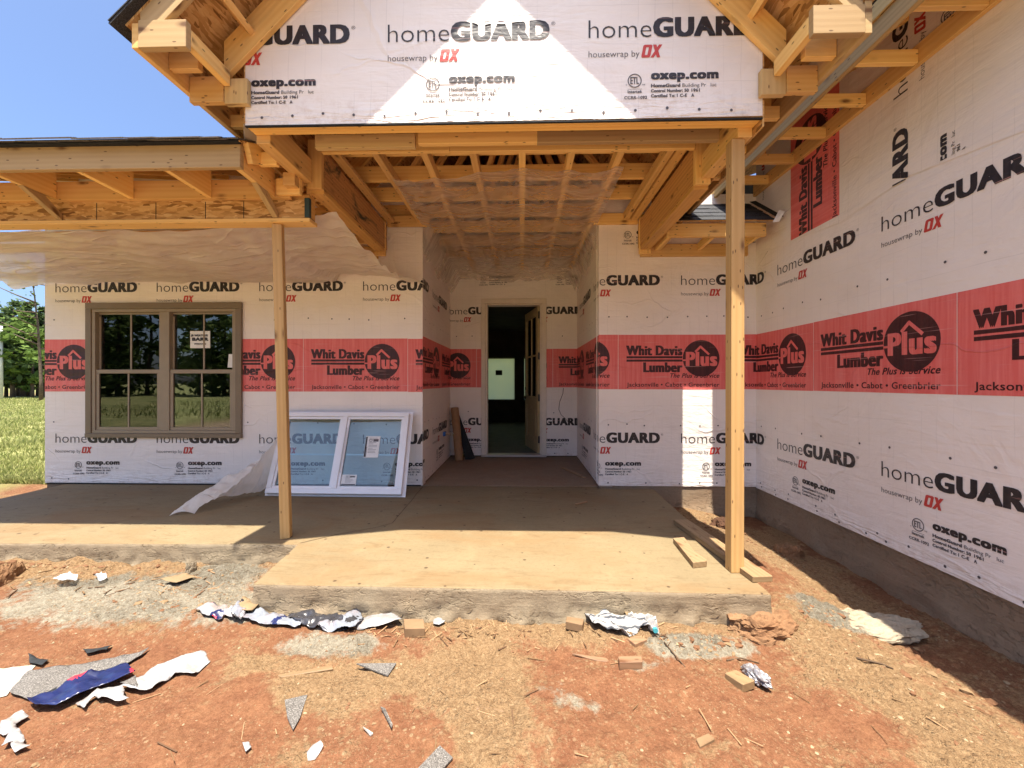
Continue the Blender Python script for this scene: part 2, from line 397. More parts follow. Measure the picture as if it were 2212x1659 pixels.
# ---------------------------------------------------------------- mesh helpers
class MB:
    def __init__(self): self.v = []; self.f = []; self.uv = []; self.m = []; self.sh = None
    def quad(self, pts, uvs, mi=0):
        b = len(self.v); self.v += [tuple(p) for p in pts]; self.f.append(tuple(range(b, b + len(pts)))); self.uv += list(uvs); self.m.append(mi)
    def obox(self, c, X, Y, Z, hx, hy, hz, mi=0):
        """oriented box, grain along X"""
        c = Vector(c); ou, ov = random.random() * 9, random.random() * 9
        P = lambda a, b, d: c + X * (a * hx) + Y * (b * hy) + Z * (d * hz)
        for s in (-1, 1):
            q = [(-1, -1), (1, -1), (1, 1), (-1, 1)]
            for f, hu, hv in ((lambda a, b: P(a, b, s), hx, hy), (lambda a, b: P(a, s, b), hx, hz), (lambda a, b: P(s, a, b), hy, hz)):
                pts = [f(a, b) for a, b in q]
                n = (pts[1] - pts[0]).cross(pts[3] - pts[0]); mid = sum(pts, Vector()) / 4
                o_ = q if n.dot(mid - c) > 0 else q[::-1]
                dv = 0 if hv == hy and hu == hx else hy * 2
                if hu == hx: uv = [(a * hx + ou, b * hv + ov + dv + (hy if s > 0 else 0)) for a, b in o_]
                else: uv = [(a * hu * .15 + ou, b * hv + ov) for a, b in o_]
                self.quad([f(a, b) for a, b in o_], uv, mi)
    def box(self, x0, x1, y0, y1, z0, z1, axis='x', mi=0):
        e = {'x': (0, 1, 2), 'y': (1, 0, 2), 'z': (2, 0, 1)}[axis]
        I = [Vector((1, 0, 0)), Vector((0, 1, 0)), Vector((0, 0, 1))]
        h = [(x1 - x0) / 2, (y1 - y0) / 2, (z1 - z0) / 2]
        self.obox(((x0 + x1) / 2, (y0 + y1) / 2, (z0 + z1) / 2), I[e[0]], I[e[1]], I[e[2]], h[e[0]], h[e[1]], h[e[2]], mi)
    def bar(self, p0, p1, w, h, up=(0, 0, 1), mi=0):
        p0, p1 = Vector(p0), Vector(p1); X = (p1 - p0).normalized(); up = Vector(up)
        Y = up.cross(X).normalized(); Z = X.cross(Y)
        self.obox((p0 + p1) / 2, X, Y, Z, (p1 - p0).length / 2, w / 2, h / 2, mi)
    def tube(self, pts, r, n=8, mi=0, cap=True):
        pts = [Vector(p) for p in pts]; rs = r if isinstance(r, (list, tuple)) else [r] * len(pts)
        rings = []; L_ = 0
        for i, p in enumerate(pts):
            d = (pts[min(i + 1, len(pts) - 1)] - pts[max(i - 1, 0)]).normalized()
            a = d.orthogonal().normalized() if abs(d.z) > .95 else d.cross(Vector((0, 0, 1))).normalized()
            b = d.cross(a); base = len(self.v)
            self.v += [tuple(p + (a * math.cos(2 * math.pi * k / n) + b * math.sin(2 * math.pi * k / n)) * rs[i]) for k in range(n)]
            rings.append(base)
        for i in range(len(rings) - 1):
            for k in range(n):
                k2 = (k + 1) % n
                self.f.append((rings[i] + k2, rings[i] + k, rings[i + 1] + k, rings[i + 1] + k2)); self.m.append(mi)
                self.uv += [(i * .1, k / n), (i * .1, k / n), (i * .1 + .1, k / n), (i * .1 + .1, k / n)]
        if cap:
            for rg, rev in ((rings[0], False), (rings[-1], True)):
                f = [rg + k for k in range(n)]
                self.f.append(tuple(f[::-1] if rev else f)); self.m.append(mi); self.uv += [(0, 0)] * n
    def build(self, name, mats, parent=None, bevel=0, smooth=False):
        me = bpy.data.meshes.new(name)
        me.from_pydata(self.v, [], self.f)
        ul = me.uv_layers.new(name='UVMap'); ul.data.foreach_set('uv', [c for u in self.uv for c in u])
        for m_ in (mats if isinstance(mats, (list, tuple)) else [mats]): me.materials.append(m_)
        me.polygons.foreach_set('material_index', self.m)
        if smooth: me.polygons.foreach_set('use_smooth', [True] * len(me.polygons))
        if self.sh is not None:
            at = me.attributes.new('shade', 'FLOAT', 'FACE'); at.data.foreach_set('value', self.sh)
        me.update()
        o = bpy.data.objects.new(name, me); COL.objects.link(o)
        if parent is not None: o.parent = parent
        if bevel:
            bm = bmesh.new(); bm.from_mesh(me); bmesh.ops.remove_doubles(bm, verts=bm.verts, dist=1e-5)
            bmesh.ops.recalc_face_normals(bm, faces=bm.faces); bm.to_mesh(me); bm.free()
            b = o.modifiers.new('bevel', 'BEVEL'); b.width = bevel; b.segments = 1; b.limit_method = 'ANGLE'
        return o
def tag(o, label=None, cat=None, group=None, kind=None):
    if label: o['label'] = label
    if cat: o['category'] = cat
    if group: o['group'] = group
    if kind: o['kind'] = kind
    return o
def empty(name, loc=(0, 0, 0)):
    o = bpy.data.objects.new(name, None); COL.objects.link(o); o.empty_display_size = .1
    o.location = loc
    return o
def fbm(x, y, z=0., oct=4):
    return mnoise.fractal(Vector((x, y, z)), 1., 2., oct)

# ---------------------------------------------------------------- ground
def sstep(a, b, x):
    t = np.clip((x - a) / (b - a), 0, 1); return t * t * (3 - 2 * t)
def gz(x, y):
    z = -.205 + .035 * fbm(x * .8, y * .8, 3, 3) + .017 * fbm(x * 4, y * 4, 1, 3) + .006 * mnoise.noise(Vector((x * 17, y * 17, 5)))
    z += -.085 * float(sstep(1.75, 2.35, x)) * float(sstep(-4, 0, y))
    z += .06 * math.exp(-((x + 2.05) / .55) ** 2 - ((y - 2.45) / .3) ** 2)
    if x < -1.5: z += .07 * math.exp(-((y - 3.0) / .22) ** 2) * (1 + .6 * fbm(x * 5, y * 5, 2, 3))
    if x > 1.4: z += .06 * math.exp(-((x - 1.6) / .25) ** 2) * float(sstep(1.8, 2.6, y)) * float(1 - sstep(3.6, 4.3, y))
    if y < 2.5 and abs(x) < 1.7: z += .02 * math.exp(-((y - 2.3) / .12) ** 2)
    if x < -5: z += .08 * float(sstep(-5.3, -6.5, x))
    if -3.2 < x < 3 and .8 < y < 3.2:
        b = mnoise.noise(Vector((x * 30, y * 30, 9))); q = max(0., mnoise.noise(Vector((x * 1.9, y * 1.9, 14))) + .25 + (.5 if x > 1.5 else 0) + (.35 if y > 2.05 else 0))
        z += .020 * max(0, b) ** 1.3 * min(1., q) + .009 * mnoise.noise(Vector((x * 11, y * 11, 2))) * min(1., q)
    return z
BLOBS = [  # picture-measured centre, world radii, channel (0 grey gravel, 1 tan sand, 2 red clay), weight
    (330, 1310, .72, .26, 0, 1.3), (250, 1280, .6, .16, 0, .9), (690, 1395, .30, .10, 0, .9), (820, 1345, .25, .07, 0, .5), (500, 1250, .3, .2, 0, .6),
    (1480, 1395, .22, .07, 0, 1.1), (1560, 1400, .22, .06, 0, 1.0), (1380, 1440, .15, .05, 0, .5), (1850, 1340, .20, .10, 0, 1.2), (1790, 1310, .2, .08, 0, .7),
    (1150, 1345, .9, .06, 1, 1.0), (1300, 1370, .5, .10, 1, .9), (1050, 1520, .14, .28, 1, 1.1), (1000, 1430, .25, .12, 1, .7), (1180, 1500, .14, .07, 0, .4), (1270, 1530, .12, .05, 0, .5),
    (1900, 1430, .35, .35, 1, .55), (1800, 1250, .25, .5, 1, .7), (2060, 1560, .2, .2, 1, .6), (2100, 1640, .25, .06, 1, .6), (150, 1245, 1.2, .12, 1, .8), (1550, 1130, .3, .5, 1, 1.2), (1640, 1170, .4, .4, 1, .8),
    (560, 1430, .2, .12, 1, .5), (700, 1480, .2, .1, 1, .5), (850, 1460, .32, .12, 1, .75), (1700, 1560, .4, .10, 2, .6), (1480, 1500, .3, .10, 2, .7), (300, 1590, .6, .12, 2, .7), (640, 1350, .2, .05, 2, .5), (900, 1560, .3, .1, 2, .4), (1300, 1460, .25, .06, 2, .4), (150, 1400, .5, .10, 2, .6), (1980, 1480, .3, .15, 2, .3)]
def ground():
    def axis(fine0, fine1, step, far, ratio):
        a = list(np.arange(fine0, fine1 + 1e-6, step)); s = step
        x = fine1
        while x < far: s *= ratio; x += s; a.append(x)
        s = step; x = fine0
        while x > -far: s *= ratio; x -= s; a.insert(0, x)
        return np.array(a)
    xs = axis(-3.1, 2.72, .0105, 420, 1.12); ys = axis(1.2, 3.05, .0105, 420, 1.12)
    nx, ny = len(xs), len(ys)
    V = np.zeros((ny, nx, 3)); V[..., 0] = xs[None]; V[..., 1] = ys[:, None]
    for j, y in enumerate(ys):
        for i, x in enumerate(xs): V[j, i, 2] = gz(x, y)
    idx = np.arange(nx * ny).reshape(ny, nx)
    F = np.stack([idx[:-1, :-1], idx[:-1, 1:], idx[1:, 1:], idx[1:, :-1]], -1).reshape(-1, 4)
    me = bpy.data.meshes.new('ground'); me.from_pydata(V.reshape(-1, 3).tolist(), [], F.tolist())
    C = np.zeros((ny, nx, 4)); C[..., 3] = 1
    X, Y = V[..., 0], V[..., 1]
    rnd = np.array([[fbm(x * 2.6, y * 2.6, 7, 4) for x in xs] for y in ys])
    for px, py, rx, ry, ch, wgt in BLOBS:
        c = atZ(px, py, -.2)
        d = ((X - c.x) / rx) ** 2 + ((Y - c.y) / ry) ** 2
        C[..., ch] += wgt * np.exp(-d * (1 + .9 * rnd))
    grass = sstep(-5.75, -6.4, X + .35 * rnd) * sstep(-40, -6, -np.abs(Y) + 0 * X + 0) 
    far = np.maximum(sstep(-6.0, -7.2, X + .6 * rnd), np.maximum(sstep(-3.5, -7, Y + 1.5 * rnd), sstep(9, 13, Y)))
    C[..., 3] = np.maximum(far, sstep(4.5, 8, X))
    road = np.exp(-((Y - 46) / 5) ** 2) * (X < -8)
    C[..., 1] += road * 1.3; C[..., 3] *= (1 - .9 * road)
    bounce_sand = sstep(.9, -.3, Y) * sstep(-11, -8.5, Y + rnd) * sstep(-12, -9, X + rnd)  # pale sand added out of view to bounce sunlight onto the porch
    C[..., 3] = C[..., 3] * (1 - bounce_sand)
    C[..., :3] = np.clip(C[..., :3], 0, 1)
    C[..., 0] = C[..., 0] * (1 - bounce_sand)
    for j, y in enumerate(ys):
        if not 1.2 <= y <= 3.2: continue
        for i, x in enumerate(xs):
            if not -3.2 < x < 2.7: continue
            k = .30 + .9 * C[j, i, 0] + .55 * C[j, i, 1] + (.5 if x > 1.45 else 0) + max(0, .6 - abs(y - 2.25) * 3) + max(-.25, .9 * mnoise.noise(Vector((x * 2.3, y * 2.3, 31))))
            if k <= .05: continue
            q = Vector((x, y, 0)); a_ = mnoise.noise(q * 42); b_ = mnoise.noise(q * 21 + Vector((3, 0, 0))); c_ = mnoise.noise(q * 85)
            V[j, i, 2] += min(k, 1.5) * (.010 * abs(b_) + .008 * max(0, a_) + .003 * c_)
    me.vertices.foreach_set('co', V.reshape(-1))
    D = np.zeros((ny, nx, 4)); D[..., 0] = bounce_sand; D[..., 3] = 1
    at = me.attributes.new('bounce_sand', 'FLOAT_COLOR', 'POINT'); at.data.foreach_set('color', D.reshape(-1))
    at = me.attributes.new('zone', 'FLOAT_COLOR', 'POINT'); at.data.foreach_set('color', C.reshape(-1))
    me.polygons.foreach_set('use_smooth', [True] * len(me.polygons))
    m, t, p, o = mat('red_clay_ground')
    g = N(t, 'TexCoord').outputs['Object']
    a = N(t, 'Attribute', attribute_name='zone'); sp = N(t, 'SeparateColor'); L(t, a.outputs['Color'], sp.inputs[0])
    n1 = noise(t, g, 2.2, 8, .65, .5).outputs[0]; n2 = noise(t, g, 9, 6, .7).outputs[0]; n3 = noise(t, g, 70, 4, .75).outputs[0]
    red = mix(t, ramp(t, n2, [(.3, (0, 0, 0)), (.7, (1, 1, 1))]), (.140, .059, .030), (.194, .092, .046))
    tan = mix(t, ramp(t, n3, [(.3, (0, 0, 0)), (.7, (1, 1, 1))]), (.235, .142, .07), (.325, .215, .115))
    grey = mix(t, ramp(t, n3, [(.3, (0, 0, 0)), (.7, (1, 1, 1))]), (.165, .142, .104), (.27, .242, .185))
    f = mth(t, 'ADD', sp.outputs[1], mth(t, 'SUBTRACT', mth(t, 'MULTIPLY', n1, 1.5), .56)); f = mth(t, 'SUBTRACT', f, mth(t, 'MULTIPLY', sp.outputs[2], .5))
    nf = noise(t, g, 24, 7, .75, .4).outputs[0]
    f = mth(t, 'ADD', f, mth(t, 'MULTIPLY', mth(t, 'SUBTRACT', nf, .5), 1.3))
    c = mix(t, ramp(t, f, [(.2, (0, 0, 0)), (.46, (1, 1, 1))]), red, tan)
    f2 = mth(t, 'ADD', mth(t, 'MULTIPLY', sp.outputs[0], 1.1), mth(t, 'SUBTRACT', mth(t, 'ADD', mth(t, 'MULTIPLY', n2, 1.0), mth(t, 'MULTIPLY', nf, 1.1)), 1.15))
    c = mix(t, ramp(t, f2, [(.28, (0, 0, 0)), (.55, (1, 1, 1))]), c, grey)
    # small stones of several sizes
    st = None
    for sc, th, amt in ((34, .22, .8), (75, .24, .7), (150, .26, .6)):
        vo = N(t, 'TexVoronoi'); vo.inputs['Scale'].default_value = sc; L(t, g, vo.inputs['Vector'])
        s2 = N(t, 'SeparateColor'); L(t, vo.outputs['Color'], s2.inputs[0])
        k = mth(t, 'MULTIPLY', ramp(t, vo.outputs['Distance'], [(th, (1, 1, 1)), (th + .12, (0, 0, 0))]), ramp(t, s2.outputs[0], [(.66, (0, 0, 0)), (.68, (1, 1, 1))]))
        k = mth(t, 'MULTIPLY', k, ramp(t, n1, [(.36, (0, 0, 0)), (.55, (1, 1, 1))]))
        c = mix(t, mth(t, 'MULTIPLY', k, amt), c, mix(t, s2.outputs[1], (.19, .115, .06), (.28, .20, .115)))
        st = k if st is None else mth(t, 'MAXIMUM', st, k)
    gr = mix(t, ramp(t, noise(t, g, .6, 8, .7).outputs[0], [(.35, (0, 0, 0)), (.65, (1, 1, 1))]), (.12, .15, .045), (.30, .28, .12))
    gg = noise(t, g, 95, 4, .8).outputs[0]; g2 = noise(t, g, 38, 5, .75, .4).outputs[0]  # fine speckle; its dark side paints tiny shadows between grains
    c = mix(t, 1.0, c, ramp(t, gg, [(.36, (.80, .78, .76)), (.5, (1, 1, 1)), (.64, (1.16, 1.18, 1.2))]), 'MULTIPLY')
    c = mix(t, 1.0, c, ramp(t, g2, [(.38, (.82, .79, .77)), (.52, (1, 1, 1)), (.66, (1.12, 1.15, 1.17))]), 'MULTIPLY')
    c = mix(t, N(t, 'Attribute', attribute_name='bounce_sand').outputs['Fac'], c, mix(t, n2, (.66, .53, .37), (.76, .63, .47)))
    c = mix(t, a.outputs['Alpha'], c, gr)
    L(t, c, p.inputs['Base Color']); p.inputs['Roughness'].default_value = .95; p.inputs['Specular IOR Level'].default_value = .15
    n4 = noise(t, g, 26, 6, .72, .3).outputs[0]; n5 = noise(t, g, 210, 3, .7).outputs[0]
    h = mth(t, 'ADD', mth(t, 'MULTIPLY', n2, .7), mth(t, 'ADD', mth(t, 'MULTIPLY', n4, .8), mth(t, 'MULTIPLY', st, .25)))
    h = mth(t, 'ADD', h, mth(t, 'ADD', mth(t, 'MULTIPLY', n3, .35), mth(t, 'MULTIPLY', n5, .12)))
    tanness = ramp(t, f, [(.12, (0, 0, 0)), (.5, (1, 1, 1))])
    rough_zone = mth(t, 'ADD', .5, mth(t, 'ADD', mth(t, 'MULTIPLY', sp.outputs[0], .1), mth(t, 'MULTIPLY', tanness, .35)))
    nb = N(t, 'Bump'); nb.inputs['Distance'].default_value = .06; L(t, rough_zone, nb.inputs['Strength']); L(t, h, nb.inputs['Height'])
    L(t, nb.outputs[0], p.inputs['Normal'])
    me.materials.append(m)
    o = bpy.data.objects.new('ground', me); COL.objects.link(o)
    return tag(o, kind='structure')
ground()

def stones():
    mb = MB(); ico = bmesh.new(); bmesh.ops.create_icosphere(ico, subdivisions=1, radius=1)
    iv = [v.co.copy() for v in ico.verts]; ico.verts.index_update(); fc = [[v.index for v in f.verts] for f in ico.faces]; ico.free()
    rr = random.Random(4)
    cnt = 0
    clusters = [(atZ(px, py, -.2), rx, ry, n, s) for px, py, rx, ry, n, s in (
        (330, 1300, .6, .2, 420, .010), (690, 1395, .3, .1, 130, .008), (1500, 1395, .3, .07, 240, .010), (1850, 1340, .22, .12, 240, .011), (150, 1240, 1.2, .08, 300, .014),
        (1150, 1345, .9, .06, 160, .008), (1900, 1430, .4, .4, 520, .011), (1780, 1240, .25, .5, 420, .013), (2050, 1520, .25, .3, 260, .010), (1300, 1345, .8, .05, 160, .011), (1550, 1130, .35, .5, 300, .013), (1650, 1360, .12, .05, 60, .013), (2000, 1330, .2, .6, 200, .011))]
    jobs = []
    for c, rx, ry, n, s in clusters:
        for _ in range(int(n * 1.7)): jobs.append((c.x + rr.gauss(0, rx * .62), c.y + rr.gauss(0, ry * .62), s * (.22 + .9 * rr.random() ** 2.6)))
    for _ in range(3600):
        x, y = rr.uniform(-3, 2.6), rr.uniform(1.2, 2.6)
        if fbm(x * 1.7, y * 1.7, 11, 3) < -.05 and rr.random() < .75: continue
        jobs.append((x, y, rr.choice((.0025, .003, .003, .004, .005, .008)) * rr.uniform(.6, 1.4)))
    for px, py, rx, ry, n in ((180, 1238, 1.1, .06, 90), (1900, 1380, .35, .4, 70), (1300, 1345, .9, .04, 45), (1640, 1360, .15, .06, 25), (1560, 1400, .2, .06, 25), (450, 1330, .5, .1, 40)):
        c = atZ(px, py, -.2)
        for _ in range(n): jobs.append((c.x + rr.gauss(0, rx * .6), c.y + rr.gauss(0, ry * .6), rr.uniform(.012, .026)))
    for x, y, s in jobs:
        if -1.62 < x < 1.42 and y > 2.36: continue
        if x < -1.6 and y > 2.93 and x > -5.3: continue
        if x > 2.56 or y > 4.6: continue
        q = Matrix.Rotation(rr.uniform(0, 6.3), 3, 'Z') @ Matrix.Diagonal((rr.uniform(.8, 1.5), rr.uniform(.7, 1.1), rr.uniform(.45, .8)))
        b = len(mb.v); z = gz(x, y)
        for v in iv:
            p = q @ (v * (s * rr.uniform(.6, 1.25))); mb.v.append((x + p.x, y + p.y, z + p.z - s * .05))
        mi = rr.choice((0, 0, 1, 2, 2)) if s < .012 else rr.choice((0, 2, 2))
        for f in fc: mb.f.append(tuple(b + i for i in f)); mb.uv += [(0, 0)] * 3; mb.m.append(mi)
    o = mb.build('gravel', [simple('tan_stone', (.20, .13, .07), .85, .2), simple('pale_stone', (.27, .205, .125), .85, .2), simple('rust_stone', (.155, .078, .04), .9, .2)])
    tag(o, kind='stuff')
stones()

def chips():
    mb = MB(); rr = random.Random(9)
    def one(x, y, L_, w_):
        a = rr.uniform(0, 3.14); d = Vector((math.cos(a), math.sin(a), rr.uniform(-.15, .15))) * L_ / 2
        c = Vector((x, y, gz(x, y) + .006)); mb.bar(c - d, c + d, w_, w_ * .6, mi=rr.choice((0, 0, 1, 2)))
    for _ in range(170):
        p = atZ(rr.uniform(760, 1480), rr.gauss(1358, 16), -.18)
        if p.y < 2.33: one(p.x, p.y, rr.uniform(.02, .09), rr.uniform(.003, .007))
    for _ in range(40):
        p = atZ(rr.uniform(300, 2150), rr.uniform(1350, 1655), -.2); one(p.x, p.y, rr.uniform(.02, .12), rr.uniform(.002, .005))
    for _ in range(50):
        p = atZ(rr.uniform(0, 480), rr.gauss(1262, 14), -.18); one(p.x, p.y, rr.uniform(.03, .12), rr.uniform(.004, .008))
    o = mb.build('wood_litter', [PINE_OLD, simple('dark_twig', (.10, .055, .03), .9, .2), simple('dusty_chip', (.15, .09, .045), .9, .2)])
    tag(o, kind='stuff')
chips()

# ---------------------------------------------------------------- concrete porch slab
def slab():
    out = [(-5.35, 2.955), (-1.655, 3.005), (-1.592, 2.405), (1.402, 2.362), (1.472, 4.66), (.856, 4.66), (.856, 6.60), (-1.14, 6.60), (-1.14, 4.715), (-5.37, 4.715)]
    root = empty('porch_slab', (0, 2.4, -.2))
    root.location = (0, 0, 0)
    tag(root, 'L-shaped tan concrete porch slab in front of the door, smooth top and rough sides', 'concrete slab')
    bm = bmesh.new()
    top = []
    # rounded lip: top polygon slightly inset
    P = [Vector((x, y, 0)) for x, y in out]
    n = len(P)
    ring = []
    for i in range(n):
        a, b = P[i], P[(i + 1) % n]; k = max(1, int((b - a).length / .02)) if i in (0, 1, 2, 3) else 1
        for j in range(k): ring.append((a.lerp(b, j / k), i, j / k, (b - a)))
    rows = [0, -.006, -.03, -.06, -.09, -.12, -.15, -.18, -.21, -.25, -.32]
    grid = []
    for p, i, f, d in ring:
        nrm = Vector((d.y, -d.x, 0)).normalized(); col = []
        for r, z in enumerate(rows):
            x = p.copy(); x.z = z
            if r == 0: x -= nrm * (.006 + .004 * mnoise.noise(p * 20))
            if r > 1 and i in (0, 1, 2, 3):
                amp = .004 + .03 * sstep(-.05, -.2, z)
                x += nrm * (amp * (mnoise.noise(Vector((p.x * 11, p.y * 11, z * 22))) + .6 * mnoise.noise(Vector((p.x * 37, p.y * 37, z * 50)))) + .02 * float(sstep(-.1, -.3, z)))
                if i == 1: x += nrm * float(.08 * sstep(-.02, -.25, z))
            col.append(bm.verts.new(x))
        grid.append(col)
    m = len(grid)
    for a in range(m):
        b = (a + 1) % m
        for r in range(len(rows) - 1):
            f = bm.faces.new((grid[a][r + 1], grid[b][r + 1], grid[b][r], grid[a][r])); f.material_index = 1 if r else 0
            f.smooth = True
    f = bm.faces.new([g[0] for g in grid]); f.material_index = 0
    bmesh.ops.triangulate(bm, faces=[f])
    me = bpy.data.meshes.new('concrete_body'); bm.to_mesh(me); bm.free()
    me.materials.append(SLAB_TOP); me.materials.append(SLAB_SIDE)
    o = bpy.data.objects.new('concrete_body', me); COL.objects.link(o); o.parent = root
    mb = MB()
    J = [(-1.135, 4.70), (-1.10, 3.47), (-1.20, 3.36), (-1.45, 3.20), (-1.645, 3.02)]
    for a, b in zip(J, J[1:]):
        k = 8
        for i in range(k):
            p0 = Vector(a + (.0025,)).lerp(Vector(b + (.0025,)), i / k); p1 = Vector(a + (.0025,)).lerp(Vector(b + (.0025,)), (i + 1) / k)
            p0.x += .006 * mnoise.noise(p0 * 9); p1.x += .006 * mnoise.noise(p1 * 9)
            d = (p1 - p0).normalized(); s = Vector((-d.y, d.x, 0)) * .0035
            mb.quad([p0 - s, p1 - s, p1 + s, p0 + s], [(0, 0)] * 4)
    mb.build('joint', simple('dark_joint', (.10, .07, .045), .9, .1), root)  # thin dark strips mark the slab joint
slab()

# ---------------------------------------------------------------- the house
YL, YR, YB, XR = 4.73, 4.67, 6.58, 2.61
XA, XB, XE = -1.148, .861, -5.63
house = empty('house', (0, 4.67, 0)); house.location = (0, 0, 0)
tag(house, 'single storey house under construction in printed white house wrap, with open timber porch roofs', 'house')

def wall(org, ud, nrm, length, z0, z1, holes=(), thick=.14, name='wall', u0=0., mats=None, tilt=0):
    """wall of boxes round its openings; UV = metres along, metres up"""
    mb = MB(); us = sorted({0, length} | {h[0] for h in holes} | {h[1] for h in holes}); zs = sorted({z0, z1} | {h[2] for h in holes} | {h[3] for h in holes})
    org, ud, nrm = Vector(org), Vector(ud), Vector(nrm)
    P = lambda u, z, d: org + ud * u + Vector((0, 0, z)) - nrm * d
    inside = lambda u, z: any(h[0] < u < h[1] and h[2] < z < h[3] for h in holes)
    def q(pts, uvs, want):
        n = (pts[1] - pts[0]).cross(pts[2] - pts[0])
        if n.dot(want) < 0: pts, uvs = pts[::-1], uvs[::-1]
        mb.quad(pts, uvs)
    for a, b in zip(us, us[1:]):
        for c, d in zip(zs, zs[1:]):
            if inside((a + b) / 2, (c + d) / 2): continue
            uv = [(u0 + a, c), (u0 + b, c), (u0 + b, d), (u0 + a, d)]
            q([P(a, c, 0), P(b, c, 0), P(b, d, 0), P(a, d, 0)], uv, nrm)
            q([P(a, c, thick), P(b, c, thick), P(b, d, thick), P(a, d, thick)], uv, -nrm)
    for h in list(holes) + [(0, length, z0, z1)]:
        s = 1 if h in holes else -1
        for a, c, b, d, w_ in (((h[0], h[2], h[0], h[3], ud * s), (h[1], h[2], h[1], h[3], -ud * s)) if s > 0 else ()) + ((h[0], h[2], h[1], h[2], Vector((0, 0, s))), (h[0], h[3], h[1], h[3], Vector((0, 0, -s)))):
            q([P(a, c, 0), P(b, d, 0), P(b, d, thick), P(a, c, thick)], [(0, .5), (.1, .5), (.1, .6), (0, .6)], w_)
    return mb.build(name, mats or WRAP, house)

